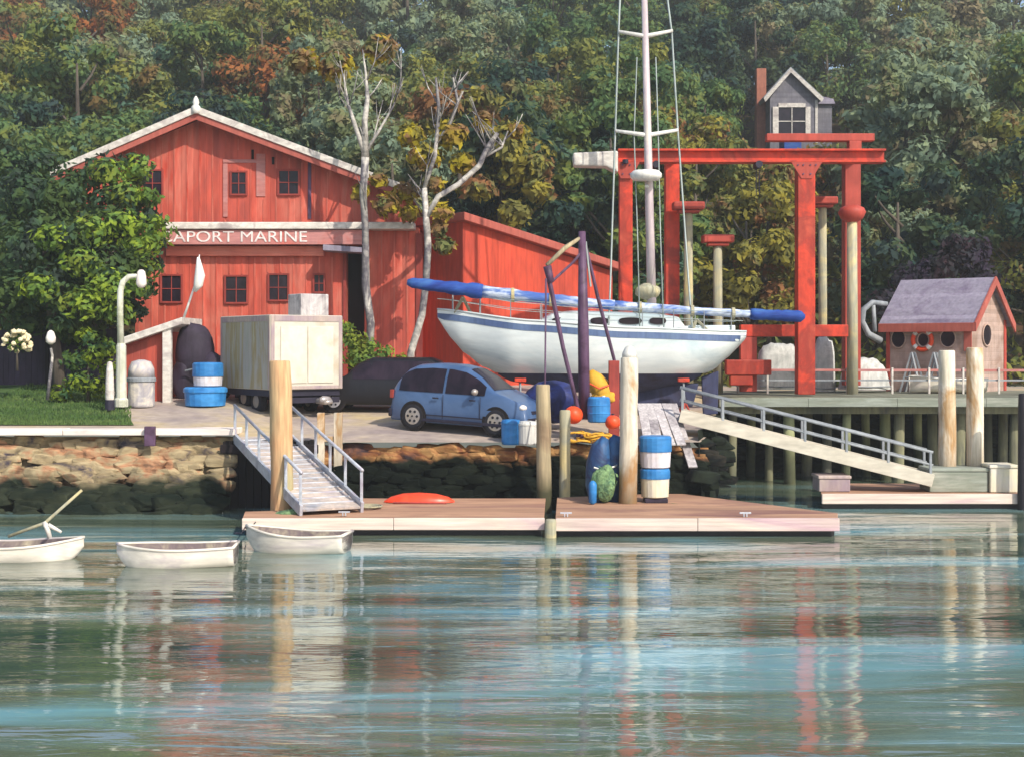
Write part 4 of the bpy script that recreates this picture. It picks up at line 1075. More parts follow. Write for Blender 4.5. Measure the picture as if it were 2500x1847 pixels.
# mast, spreaders, shrouds
mx0 = P(1592, 775, YB); mtop = P(1572, -60, YB)
def mastp(py):
    t = (775 - py) / 835.0; return mx0 + (mtop - mx0) * t
MB().path([mx0, mastp(400), mtop], [.15, .13, .09], 12).build('mast', M['mast'], SB, sm=True)
for py, a, b_ in ((85, 1510, 1642), (327, 1502, 1655)):
    c0 = mastp(py)
    f = MB(); f.path([Vector((bx(a), YB - .1, bz(py - 6))), c0 + Vector((0, 0, -.05)), Vector((bx(b_), YB - .1, bz(py - 8)))], [.05, .075, .05], 8)
    f.build('spreader', M['white'], SB, sm=True)
wires = [[P(1516, -60, YB), P(1510, 82, YB), P(1502, 322, YB), P(1490, 700, YB), P(1486, 795, YB - 1.2)],
         [P(1622, -60, YB), P(1640, 80, YB), P(1655, 322, YB), P(1682, 700, YB), P(1690, 800, YB - 1.0)],
         [P(1555, 140, YB), P(1548, 330, YB), P(1556, 560, YB), P(1562, 800, YB - 1.2)],
         [P(1601, 140, YB), P(1607, 330, YB), P(1612, 560, YB), P(1620, 800, YB - 1.2)]]
for i, wpts in enumerate(wires):
    MB().path(wpts, .032 if i < 2 else .02, 6).build('shroud', M['wire'], SB, sm=True)
MB().lathe([(.1, -.15), (.42, -.14), (.5, -.05), (.5, .06), (.4, .15), (.1, .17)], tuple(P(1577, 429, YB - .45)), 18).build('radome', M['white'], SB, sm=True)
MB().path([P(1578, 455, YB - .3), P(1583, 455, YB)], .05, 6).build('radome_bracket', M['white'], SB)
f = MB(); f.blob(P(1580, 712, YB), .42, .3, .26, 5, .2, 3)
f.build('mast_boot', M['wood_tan'], SB, sm=True)
# stands
def stand(px, dy, label):
    x = bx(px); y = YB + dy; g = gz(x, y)
    t = (x - xb0) / LB
    zt_ = bz(925)
    s_ = thing('boat_stand', label, 'boat stand', (x, y, g), 'jack stands under the sailboat')
    f = MB()
    for k in range(3):
        a = k * 2.094 + .4; f.tube((x + .35 * math.cos(a), y + .35 * math.sin(a), g), (x, y, g + .65), .03, .03, 6)
    f.build('leg_frame', M['lift_dull'], s_)
    MB().tube((x, y, g + .6), (x, y + (-.25 if dy > 0 else .25), zt_ - .05), .035, .03, 8).build('screw', M['rail_grey'], s_)
    yy = y + (-.25 if dy > 0 else .25)
    MB().box(x - .18, x + .18, yy - .12, yy + .12, zt_ - .07, zt_ + .05).build('pad', M['lift_red'], s_, bevel=.02)
for px, nm in ((1270, 'bow'), (1460, 'middle'), (1660, 'stern')):
    stand(px, -1.15, 'near jack stand propping the %s of the sailboat' % nm)
    stand(px, 1.15, 'far jack stand propping the %s of the sailboat' % nm)
# long spar lying over the deck, with covers
YS = YB - .75
SP = thing('covered_spar', 'long spar in blue and white covers lying above the sailboat deck', 'spar', tuple(P(1475, 740, YS)))
def spx(px):
    return 690 + (px - 1000) * (773 - 690) / (1960 - 1000) + 12 * math.sin((px - 1000) / 960 * math.pi)
def sparm(a, b_, r0, r1, nm, m, n=14):
    pts = []; rad = []
    rr2 = random.Random(int(a))
    for i in range(n + 1):
        px = a + (b_ - a) * i / n; pts.append(P(px, spx(px), YS)); rad.append((r0 + (r1 - r0) * i / n) * rr2.uniform(.88, 1.1))
    rad[0] *= .55 if nm == 'blue_cover' and a < 1100 else 1
    if b_ > 1900: rad[-1] *= .4
    return MB().path(pts, rad, 12).build(nm, M[m], SP, sm=True)
sparm(994, 1178, .15, .24, 'blue_cover', 'canvas_blue'); sparm(1178, 1500, .2, .15, 'white_cover', 'canvas_white', 20); sparm(1500, 1832, .15, .12, 'white_cover', 'canvas_white', 20); sparm(1832, 1965, .17, .18, 'blue_cover', 'canvas_blue')
for px in (1168, 1252, 1345, 1562, 1690, 1790):
    p = P(px, spx(px), YS); rr_ = .23 if px < 1400 else .18
    MB().lathe([(rr_, -.05), (rr_, .05)], tuple(p), 14, 'x').build('sail_tie', M['wood_tan'], SP)
# crutches that carry the spar
for px, base in ((1130, .1), (1700, .87)):
    t_ = (bx(px) - xb0) / LB; p = hp_(t_, 0); q = P(px, spx(px) + 16, YS)
    f = MB(); f.bar((p.x - .25, YB - p.y + .15, p.z), (q.x, YS, q.z - .05), .07, .07).bar((p.x + .25, YB - p.y + .2, p.z), (q.x, YS, q.z - .05), .07, .07)
    f.build('spar_crutch', M['wood_tan'], SP)

# ------------------------------------------------------------------ red boat hoist
H_ = thing('boat_hoist', 'tall red steel boat hoist frame standing behind the sailboat stern', 'boat hoist', (XX(1965, 47), 47, 2.9))
def leg(px, Y, py0, py1, wpx, m='lift_red', nm='leg'):
    x = XX(px, Y); h_ = wpx / F * Y / 2
    MB().box(x - h_, x + h_, Y - h_, Y + h_, ZZ(py1, Y), ZZ(py0, Y)).build(nm, M[m], H_, bevel=.02)
leg(1527, 47, 399, 975, 32); leg(1965, 47, 399, 962, 42)
leg(1640, 50, 399, 960, 34, 'lift_red'); leg(2078, 50, 380, 940, 38, 'lift_dull')
# near beam: I-section
f = MB()
xa, xb_ = XX(1508, 47), XX(2158, 47)
f.box(xa, xb_, 46.72, 47.28, ZZ(366, 47) - .07, ZZ(366, 47)).box(xa, xb_, 46.72, 47.28, ZZ(399, 47) + .003, ZZ(399, 47) + .07).box(xa + .01, xb_ - .01, 46.93, 47.07, ZZ(399, 47) + .07, ZZ(366, 47) - .07)
f.build('top_beam', M['lift_red'], H_, bevel=.008)
f = MB(); f.box(XX(1625, 50), XX(2150, 50), 49.75, 50.25, ZZ(395, 50), ZZ(378, 50)); f.build('top_beam', M['lift_dull'], H_, bevel=.02)
f = MB(); f.box(XX(1870, 50), XX(2132, 50), 49.8, 50.2, ZZ(346, 50), ZZ(328, 50)); f.build('upper_crossbeam', M['lift_dull'], H_, bevel=.02)
leg(2085, 50, 346, 378, 30, 'lift_dull', 'riser')
f = MB(); f.bar((XX(1527, 47), 47.26, ZZ(383, 47)), (XX(1640, 50), 49.74, ZZ(386, 50)), .3, .35).bar((XX(1965, 47), 47.31, ZZ(383, 47)), (XX(2078, 50), 49.74, ZZ(386, 50)), .3, .35)
f.build('side_beam', M['lift_dull'], H_, bevel=.02)
f = MB(); f.box(XX(1806, 48.5), XX(2068, 48.5), 48.3, 48.7, ZZ(822, 48.5), ZZ(793, 48.5)); f.build('lower_beam', M['lift_red'], H_, bevel=.02)
f = MB(); f.box(XX(1806, 48.5), XX(1846, 48.5), 48.32, 48.68, ZZ(955, 48.5), ZZ(822, 48.5) - .003); f.build('leg', M['lift_dull'], H_, bevel=.02)
f = MB(); f.box(XX(1770, 48.2), XX(1880, 48.2), 47.9, 48.29, ZZ(915, 48.2), ZZ(878, 48.2)).box(XX(1780, 48.2), XX(1835, 48.2), 47.95, 48.25, ZZ(940, 48.2), ZZ(915, 48.2) - .002)
f.build('drive_box', M['lift_red'], H_, bevel=.03)
f = MB(); f.prism([pz(1398, 377, 46.9), pz(1507, 372, 46.9), pz(1507, 425, 46.9), pz(1478, 410, 46.9), pz(1400, 408, 46.9)][::-1], 46.5, 47.2)
f.build('winch_housing', M['white_trim'], H_, bevel=.06)
f = MB(); f.tube(P(1527, 390, 46.6), P(1527, 400, 46.6), .1, .1, 8)
f.build('sheave', M['navy_dark'], H_)

# gusset plates and rust-coloured bolts on the hoist joints
for px, YY, hw_ in ((1527, 47, .45), (1965, 47, .52)):
    x = XX(px, YY); z = ZZ(399, YY)
    f = MB(); f.prism([(x - hw_, z - .001), (x - .18, z - .55), (x + .18, z - .55), (x + hw_, z - .001)], YY - .32, YY - .296)
    f.build('gusset_plate', M['lift_dull'], H_)
    f = MB()
    for bx_, bz_ in ((-.3, -.1), (.3, -.1), (-.12, -.1), (.12, -.1), (-.12, -.4), (.12, -.4)):
        f.lathe([(.03, -.03), (.03, 0)], (x + bx_, YY - .32, z + bz_), 6, 'y')
    f.build('bolts', M['purple'], H_)
for px in (1600, 1850):
    x = XX(px, 47); f = MB(); f.tube((x, 46.7, ZZ(404, 47)), (x, 47.3, ZZ(404, 47)), .12, .12, 12); f.build('trolley_wheel', M['navy_dark'], H_)
    f = MB(); f.tube((x - .05, 47, ZZ(404, 47)), (x - .05, 47, ZZ(404, 47) - 1.0), .015, .015, 5).tube((x + .05, 47, ZZ(404, 47)), (x + .05, 47, ZZ(404, 47) - 1.0), .015, .015, 5); f.build('hoist_wire', M['navy_dark'], H_)
# tan posts with red caps
caps = [(1680, 505, 730, 49.2, 38, 24, 'short-capped tan post just right of the sailboat mast and the red leg'),
        (1752, 585, 745, 49.2, 38, 24, 'lowest tan post with red cap, above the covered spar'),
        (2008, 492, 960, 52, 34, 22, 'thin pale post with red cap between the two right hoist legs'),
        (2080, 518, 872, 48.8, 34, 28, 'tall tan post with broad red cap at the right hoist leg')]
for px, pc, pb, Y, cw, pw, lab in caps:
    x = XX(px, Y); s_ = Y / F
    t = thing('capped_post', lab, 'post', (x, Y, 2.7), 'tan posts with red caps by the hoist')
    MB().path([(x + .02, Y, 2.6), (x, Y, ZZ(pc + 10, Y))], [pw * s_ * .5, pw * s_ * .45], 12).build('post', M['wood_tan'], t, sm=True)
    r_ = cw * s_
    zc_ = ZZ(pc, Y)
    if px == 2080:
        MB().lathe([(r_ * .4, -.36), (r_ * .8, -.22), (r_, -.02), (r_ * .85, .14), (r_ * .4, .24)], (x, Y, zc_), 16).build('cap', M['lift_dull'], t, sm=True)
    else:
        f = MB(); f.box(x - r_, x + r_, Y - r_ * .6, Y + r_ * .6, zc_ - .12, zc_ + .16).box(x - r_ * .7, x + r_ * .7, Y - r_ * .45, Y + r_ * .45, zc_ - .24, zc_ - .125)
        f.build('cap', M['lift_dull'], t, bevel=.05)

# ------------------------------------------------------------------ derrick with purple mast
YD = 40.2
DR = thing('mast_derrick', 'dark purple steel mast derrick standing at the sea wall before the sailboat', 'derrick', (XX(1424, YD), YD, 1.9))
MB().path([P(1427, 1022, YD), P(1424, 800, YD), P(1421, 565, YD)], [.17, .16, .1], 12).build('mast', M['purple'], DR, sm=True)
MB().path([P(1418, 580, YD), P(1380, 605, YD - .3), P(1335, 648, YD - .5)], [.05, .07, .06], 8).build('boom', M['wood'], DR, sm=True)
MB().path([P(1336, 650, YD - .5), P(1345, 690, YD - .5)], [.12, .1], 8).build('boom_head', M['purple'], DR, sm=True)
MB().path([P(1345, 690, YD - .5), P(1400, 640, YD - .2), P(1420, 615, YD)], [.04, .04, .04], 6).build('brace', M['purple'], DR)
MB().path([P(1342, 690, YD - .5), P(1375, 850, YD - .3), P(1412, 1000, YD - .1)], [.07, .06, .06], 8).build('raking_strut', M['purple'], DR)
MB().path([P(1428, 590, YD), P(1458, 720, YD + .2), P(1500, 880, YD + .5)], [.04, .055, .05], 8).build('back_strut', M['purple'], DR)
MB().path([P(1430, 590, YD), P(1442, 700, YD), ], [.03, .03], 6).build('stay', M['wire'], DR)
MB().path([P(1333, 680, YD - .6), P(1331, 900, YD - 1.2), P(1328, 1180, 38.2)], [.028, .024, .022], 6).build('hoist_cable', M['purple'], DR)
MB().box(XX(1408, YD), XX(1446, YD), YD - .3, YD + .3, 1.8, 2.05).build('base_plate', M['purple'], DR, bevel=.03)

# ------------------------------------------------------------------ piles
def pile(label, px0, px1, py0, py1, Y, m, lean=0, cap=None, name='mooring_pile', n=14):
    cx = XX((px0 + px1) / 2, Y); r_ = (px1 - px0) / 2 / F * Y
    zt = ZZ(py0, Y); zb = min(ZZ(py1, Y), 0) - 1.2 if py1 > 1100 else ZZ(py1, Y)
    t = thing(name, label, 'pile', (cx, Y, 0), 'timber piles of the wharf')
    rr2 = random.Random(int(px0)); pts = []; rad = []
    for i in range(9):
        k = i / 8; pts.append(Vector((cx + lean * (k - .5) + rr2.uniform(-.012, .012), Y, zb + (zt - .03 - zb) * k))); rad.append(r_ * (1.06 - .1 * k) * rr2.uniform(.96, 1.04))
    pts.append(Vector((pts[-1].x, Y, zt))); rad.append(r_ * .82)
    MB().path(pts, rad, n).build('shaft', M[m], t, sm=True)
    if cap: MB().lathe(cap, (cx + lean * .5, Y, zt), 12).build('pile_cap', M['white'], t, sm=True)
    return t
pile('thick orange-brown pile in front of the left gangway', 660, 715, 880, 1248, 35.4, 'wood_orange', -.08)
pile('grey-tan pile at the sea wall below the derrick cable', 1310, 1346, 938, 1222, 38.2, 'wood', -.04)
pile('thin short tan pile right of the derrick cable', 1366, 1393, 1000, 1222, 38.35, 'wood_tan', .02)
pile('thick white-topped pile beside the stacked blue and white tubs', 1512, 1556, 872, 1236, 36.6, 'wood_pale', .06, [(.2, -.02), (.19, .1), (.12, .25), (.05, .3)])
pile('left one of the two tall pale piles rising from the right float', 2292, 2334, 855, 1205, 40.3, 'wood_pale', -.02)
pile('right one of the two tall pale piles, with torn edge, on the right float', 2360, 2402, 848, 1205, 40.3, 'wood_pale', -.03)
pile('black pile at the right edge of the picture', 2486, 2512, 960, 1240, 38.9, 'float_black', 0)
# tan guide post between two floats
t = pile('stubby tan post wedged between the two long floats', 1330, 1358, 1266, 1325, 33.2, 'wood_tan', 0)

# ------------------------------------------------------------------ floats
def dfloat(name, label, pts, zt, front, boards_x, seed=0):
    """pts: XY outline ccw, deck at zt"""
    cx = sum(p[0] for p in pts) / len(pts); cy = sum(p[1] for p in pts) / len(pts)
    t = thing(name, label, 'dock float', (cx, cy, zt))
    MB().slab(pts, zt - .07, zt).build('deck', M['float_deck'], t, bevel=.01)
    ins = [(cx + (x - cx) * .985, cy + (y - cy) * .93) for x, y in pts]
    MB().slab(ins, -.25, zt - .075).build('pontoon', M['float_black'], t)
    f = MB(); fx0, fx1, fy = front
    n = max(1, int((fx1 - fx0) / 3.1))
    for i in range(n):
        a = fx0 + (fx1 - fx0) * i / n; b_ = fx0 + (fx1 - fx0) * (i + 1) / n
        f.box(a + .004, b_ - .004, fy - .1, fy - .003, .15, zt + .012 + .005 * (i % 2))
    f.build('fascia_timber', M['float_face'], t, bevel=.018)
    return t
z_ = .42
YF = 33.5
dfloat('dock_float', 'long timber dock float behind the two right dinghies, carrying the gangway', [(XX(592, YF), YF), (XX(1328, YF), YF), (XX(1332, 38), 38.0), (XX(880, 38), 38.0), (XX(850, 36), 35.6), (XX(600, 35), 34.9)], z_, (XX(592, YF), XX(1330, YF), YF), 0)
YF = 33.3
dfloat('dock_float', 'long pinkish timber dock float with tapering right end', [(XX(1356, YF), YF), (XX(2045, YF), YF), (XX(2045, 34.4), 34.4), (XX(1650, 39), 39.2), (XX(1360, 38), 38.0)], z_ + .02, (XX(1356, YF), XX(2048, YF), YF), 0)
YF = 39.1
dfloat('dock_float', 'cream timber float at the right carrying two boxes and two tall piles', [(XX(2005, YF), YF), (XX(2492, YF), YF), (XX(2492, 42), 42.2), (XX(2005, 42), 42.2)], z_, (XX(2005, YF), XX(2492, YF), YF), 0)
# boxes on right float
def crate(name, label, px0, px1, py0, py1, Y, dep, m, cat='dock box', lid=True):
    x0, x1, z0, z1 = XX(px0, Y), XX(px1, Y), max(ZZ(py1, Y), .43), ZZ(py0, Y)
    t = thing(name, label, cat, ((x0 + x1) / 2, Y + dep / 2, z0))
    MB().box(x0, x1, Y, Y + dep, z0, z1 - (.1 if lid else 0)).build('body', M[m], t, bevel=.025)
    if lid: MB().box(x0 - .03, x1 + .03, Y - .03, Y + dep + .03, z1 - .095, z1).build('lid', M[m], t, bevel=.025)
    return t
crate('dock_box', 'long grey dock box at the foot of the right gangway', 2270, 2412, 1142, 1203, 39.5, 1.0, 'pier_edge')
crate('dock_box', 'cream square dock box on the right end of the right float', 2418, 2486, 1134, 1210, 39.4, .9, 'cream_tub')
crate('dock_box', 'pinkish box on the left end of the right float', 2000, 2076, 1160, 1207, 39.6, .9, 'truck_frame')

# ------------------------------------------------------------------ pier
PR = thing('long_pier', 'long grey timber pier with thin railing and many pilings at the right', 'pier', (XX(2100, 45.5), 45.5, 2.9))
f = MB().box(XX(1762, 45.5), 30, 45.5, 53, 2.72, 2.9); f.build('deck', M['pier_deck'], PR, bevel=.02)
f = MB(); 
for i in range(8): f.box(6.75 + i * 2.9 + .005, 6.75 + (i + 1) * 2.9, 45.38, 45.495, 2.6, 2.88 + .008 * (i % 2))
f.build('edge_beam', M['pier_edge'], PR, bevel=.015)
f = MB().box(6.9, 30, 45.9, 46.1, 2.35, 2.715).box(6.9, 30, 49, 49.2, 2.35, 2.715); f.build('cap_beam', M['pier_pile'], PR)
rr = random.Random(4)
PX = [1790, 1835, 1878, 1925, 1972, 2020, 2068, 2112, 2160, 2196, 2240, 2275, 2345, 2410, 2450, 2478]
for i, px in enumerate(PX):
    Yp = [46.3, 49.2, 47.6][i % 3]
    x = XX(px, Yp); r_ = rr.uniform(.13, .19)
    m_ = 'pier_pile_pale' if px in (1925, 2068, 2160, 2240, 2112, 1835) else 'pier_pile'
    MB().path([(x + rr.uniform(-.1, .1), Yp, -1.5), (x, Yp, 2.7)], [r_ * 1.1, r_], 10).build('piling', M[m_], PR, sm=True)
Yr = 49
f = MB(); f.bar((XX(1780, Yr), Yr, ZZ(903, Yr)), (30, Yr, ZZ(905, Yr)), .1, .09); f.build('handrail', M['sign_red'], PR, bevel=.01)
f = MB().box(XX(1780, Yr), 30, Yr - .02, Yr + .02, ZZ(930, Yr), ZZ(926, Yr)); f.build('lower_rail', M['rail_grey'], PR)
for px in (1800, 1873, 1967, 2067, 2177, 2267, 2350, 2437):
    x = XX(px, Yr); MB().box(x - .035, x + .035, Yr - .1, Yr - .055, 2.9, ZZ(897, Yr)).build('rail_post', M['white_trim'], PR, bevel=.01)

# ------------------------------------------------------------------ gangways
def gangway(name, label, A, Bq, wid, rail_h, m_beam, m_rail, nposts, deckm, mids=True, side=0.0, beam_h=.28, rr_=.035):
    """A top centre, Bq bottom centre of the walking surface"""
    A = Vector(A); Bq = Vector(Bq); d = (Bq - A); hd = Vector((d.x, d.y, 0)).normalized(); n = Vector((-hd.y, hd.x, 0))
    t = thing(name, label, 'gangway', tuple(A))
    MB().bar(A, Bq, wid - .02, .05).build('walkway', M[deckm], t)
    for s_ in (-1, 1):
        o = n * s_ * (wid / 2 + .04)
        MB().bar(A + o, Bq + o, .08, beam_h).build('side_beam', M[m_beam], t, bevel=.01)
        up = Vector((0, 0, rail_h))
        f = MB(); f.path([A + o + up, Bq + o + up], rr_, 8)
        if mids: f.path([A + o + up * .55, Bq + o + up * .55], rr_ * .8, 8)
        f.build('handrail', M[m_rail], t, sm=True)
        for i in range(nposts):
            k = i / (nposts - 1); p = A + o + d * (.01 + .98 * k)
            MB().box(p.x - .035, p.x + .035, p.y - .035, p.y + .035, p.z, p.z + rail_h).build('rail_post', M[m_rail], t, bevel=.008)
    f = MB()
    for i in range(1, 16):
        p = A + d * i / 16; f.bar(p - n * (wid / 2 - .03) + Vector((0, 0, .04)), p + n * (wid / 2 - .03) + Vector((0, 0, .04)), .03, .03)
    f.build('cleat', M[m_rail], t)
    return t
A1 = (P(578, 1040, 39.7) + P(700, 1040, 39.7)) / 2; A1.z = 1.98
B1 = (P(760, 1262, 34.3) + P(862, 1262, 34.3)) / 2; B1.z = .55
gangway('aluminium_gangway', 'light blue-grey metal gangway sloping down from the lawn to the left float', A1, B1, 1.5, .92, 'alu', 'alu', 6, 'ramp_deck', False, rr_=.045)
A2 = P(1660, 1012, 40.8); B2 = P(2270, 1168, 39.9)
gangway('timber_gangway', 'long cream-sided gangway sloping down right to the right float', A2, B2, 1.0, .8, 'ramp_cream', 'rail_grey', 7, 'ramp_deck', True, beam_h=.36, rr_=.04)
# feet/rollers of the left gangway
# ------------------------------------------------------------------ stuff on the quay
YQ = 40.0
t = thing('stacked_boards', 'bundle of grey planks leaning down the bank below the boat keel', 'planks', tuple(P(1600, 1060, 39.5)))
for i, (a, b_) in enumerate([(1566, 1584), (1586, 1600), (1603, 1622), (1625, 1640), (1642, 1660)]):
    f = MB(); f.bar(P(a, 985, 41.2), P(b_ + i * 8, 1085 if i < 4 else 1140, 39.0), .26, .05); f.build('plank', M['grey_board'], t, bevel=.008)
def barrel(name, label, px, py0, py1, Y, r_, m, cat='barrel'):
    x = XX(px, Y); z0, z1 = ZZ(py1, Y), ZZ(py0, Y); h_ = z1 - z0
    t = thing(name, label, cat, (x, Y, z0))
    MB().lathe([(r_ * .85, z0), (r_ * .95, z0 + .03), (r_, z0 + h_ * .3), (r_, z0 + h_ * .33), (r_ * 1.04, z0 + h_ * .35), (r_, z0 + h_ * .37), (r_, z0 + h_ * .66), (r_ * 1.04, z0 + h_ * .68), (r_, z0 + h_ * .7), (r_ * .96, z1 - .04), (r_ * .85, z1)], (x, Y, 0), 20).build('drum', M[m], t)
    MB().lathe([(.05, z1 + .002), (.05, z1 + .03)], (x + r_ * .4, Y, 0), 8).build('bung', M['white'], t)
    return t
barrel('plastic_barrel', 'light blue barrel right of the purple derrick mast', 1462, 968, 1030, 39.9, .33, 'blue_tub')
def ball(name, label, px, py, Y, r_, m):
    p = P(px, py, Y); t = thing(name, label, 'buoy', tuple(p))
    MB().blob(p, r_, r_, r_ * .95, 2, .04, 3).build('float_ball', M[m], t, sm=True)
    MB().lathe([(.05, r_ * .9), (.045, r_ * 1.1), (.02, r_ * 1.15)], tuple(p), 8).build('eye', M['navy_dark'], t)
ball('mooring_buoy', 'bright orange-red buoy left of the derrick mast foot', 1400, 1012, 39.9, .27, 'orange_buoy')
ball('mooring_buoy', 'orange-red buoy between blue barrel and white-topped pile', 1496, 1030, 39.7, .22, 'orange_buoy')
t = thing('gear_bag', 'yellow canvas gear bag under the sailboat hull right of the derrick', 'bag', tuple(P(1462, 970, 40.8)))
f = MB(); f.path([P(1440, 905, 40.8), P(1450, 925, 40.8), P(1472, 955, 40.8), P(1490, 975, 40.8), P(1492, 985, 40.8)], [.1, .27, .33, .26, .12], 10).blob(P(1475, 968, 40.7), .36, .25, .22, 12, .4, 3).build('bag', M['yellow_bag'], t, sm=True)
MB().path([P(1438, 935, 40.45), P(1462, 948, 40.4), P(1486, 940, 40.5)], .025, 6).build('strap', M['orange_buoy'], t)
t = thing('oar_rack', 'dark red post and boards behind the white-topped pile', 'post', tuple(P(1500, 1010, 40.6)))
MB().box(XX(1486, 40.6), XX(1512, 40.6), 40.55, 40.75, gz(3, 40.6) - .1, ZZ(880, 40.6)).build('post', M['frame_red'], t, bevel=.02)
t = thing('rope_pile', 'heap of yellow-brown rope on the sea wall below the blue barrel', 'rope', tuple(P(1440, 1060, 39.5)))
f = MB(); rr = random.Random(6)
for k in range(9):
    cx_, cy_, cz_ = XX(1420 + rr.uniform(-30, 60), 39.5), 39.5 + rr.uniform(-.15, .25), 1.86 + .05 * k * .6
    rd = rr.uniform(.2, .38)
    f.path([Vector((cx_ + rd * math.cos(a * .6), cy_ + rd * .8 * math.sin(a * .6), cz_ + .03 * math.sin(a * 1.7))) for a in range(12)], .035, 6)
f.build('coil', M['yellow_bag'], t, sm=True)
t = thing('hull_shade_heap', 'navy heap added for the dark shade under the sailboat bow', 'tarpaulin', tuple(P(1340, 1000, 41.3)))
MB().blob(P(1350, 980, 41.6), .9, .5, .62, 9, .3, 3).blob(P(1300, 1000, 41.9), .7, .5, .5, 4, .3, 3).build('tarpaulin', M['navy_shade'], t, sm=True)  # navy blobs added for the shade under the hull, no tarpaulin there
# two boxes in front of van
def qbox(name, label, px0, px1, py0, py1, Y, m):
    x0, x1 = XX(px0, Y), XX(px1, Y); z0, z1 = ZZ(py1, Y), ZZ(py0, Y)
    t = thing(name, label, 'container', ((x0 + x1) / 2, Y, z0))
    MB().lathe([(.24, z0), (.26, z0 + .04), (.27, z1 - .08), (.25, z1 - .02), (.1, z1)], ((x0 + x1) / 2, Y, 0), 18).build('body', M[m], t)
    MB().lathe([(.285, z1 - .12), (.285, z1 - .075)], ((x0 + x1) / 2, Y, 0), 18).build('rim_band', M[m], t)
qbox('plastic_bin', 'blue bin standing in front of the minivan wheel', 1226, 1268, 1022, 1084, 39.55, 'blue_tub')
qbox('plastic_bin', 'white bin standing beside the blue bin at the minivan nose', 1270, 1306, 1026, 1084, 39.5, 'white')
# dock clutter
tub('dock_tub', 'upper tub with blue lid and white body beside the thick white-topped pile', 1560, 1640, 1062, 1140, 36.9, 'white_tub', 'blue_tub', .5)
tub('dock_tub', 'lower tub with blue lid and cream body standing on the float', 1562, 1636, 1141, 1212, 36.9, 'cream_tub', 'blue_tub', .36)
t = thing('dock_stool', 'dark low crate under the two stacked tubs', 'crate', tuple(P(1598, 1236, 36.9)))
MB().box(XX(1572, 36.9), XX(1628, 36.9), 36.6, 37.15, .44, ZZ(1213, 36.9)).build('crate', M['cover_purple'], t, bevel=.02)
YT = 37.0
t = thing('tarp_bundle', 'blue tarpaulin bundle standing on the float left of the thick pile', 'tarpaulin', (XX(1475, YT), YT, .44))
f = MB()
f.path([P(1468, 1222, YT), P(1462, 1180, YT), P(1462, 1130, YT), P(1468, 1090, YT), P(1480, 1068, YT)], [.32, .36, .34, .27, .12], 12)
f.path([P(1500, 1222, YT + .1), P(1500, 1140, YT + .1), P(1500, 1080, YT + .1), P(1506, 1062, YT + .1)], [.26, .3, .24, .1], 12)
f.build('tarpaulin', M['tarp_blue'], t, sm=True)
MB().path([P(1450, 1140, 36.6), P(1470, 1146, 36.55), P(1500, 1138, 36.7), P(1512, 1130, 37)], .025, 6).build('lashing', M['white'], t)
t = thing('net_heap', 'pale green fishing net heaped against the blue tarpaulin', 'net', (XX(1475, 36.5), 36.5, .44))
rr = random.Random(9); f = MB(); f.blob(P(1476, 1178, 36.55), .34, .25, .46, 4, .35, 3)
leaf_cloud(f, rr, P(1476, 1178, 36.55), .37, .28, .5, 320, .05)
f.build('netting', M['net_green'], t)
t = thing('blue_fender', 'slim upright blue fender beside the green net', 'fender', tuple(P(1446, 1222, 36.3)))
MB().lathe([(.03, 0), (.1, .06), (.11, .5), (.08, .58), (.03, .62)], (XX(1447, 36.3), 36.3, .44), 12).build('fender', M['blue_tub'], t, sm=True)
t = thing('net_heap', 'small sea-green net heap left of the gangway foot', 'net', tuple(P(710, 1262, 34.4)))
f = MB(); f.blob(P(708, 1256, 34.5), .36, .25, .14, 4, .35, 3); leaf_cloud(f, rr, P(708, 1256, 34.5), .38, .27, .16, 160, .04); f.build('netting', M['net_green'], t)
t = thing('red_kayak', 'small red upturned kayak on the float behind the gangway foot', 'kayak', tuple(P(1022, 1230, 36.8)))
f = MB(); Yk = 36.9; xs_ = [(938, .03), (955, .14), (985, .22), (1025, .24), (1065, .21), (1095, .13), (1110, .03)]
for px, r_ in xs_:
    for k in range(9):
        a = math.pi * k / 8; f.v.append(Vector((XX(px, Yk), Yk + r_ * 1.3 * math.cos(a), .44 + r_ * 1.05 * math.sin(a))))
for i in range(len(xs_) - 1):
    for k in range(8):
        a = i * 9 + k; f.f.append((a, a + 1, a + 10, a + 9))
f.build('hull', M['red_kayak'], t, sm=True)
MB().path([P(960, 1226, 36.6), P(1090, 1228, 36.6)], .03, 6).build('rub_strip', M['frame_red'], t)
for px, py, YY, n_, lab in ((1362, 1262, 33.6, 1, 'first'), (820, 1270, 33.8, 2, 'second'), (1800, 1258, 33.6, 3, 'third')):
    t = thing('dock_cleat', {1: 'small metal cleat near the gap between the two long floats', 2: 'small metal cleat right of the gangway foot', 3: 'small metal cleat toward the tapering float end'}[n_], 'cleat', (XX(px, YY), YY, .44))
    x = XX(px + 20, YY); MB().box(x - .05, x - .02, YY, YY + .05, .44, .52).box(x + .02, x + .05, YY, YY + .05, .44, .52).bar((x - .14, YY + .025, .535), (x + .14, YY + .025, .535), .04, .04).build('cleat', M['alu'], t, bevel=.005)

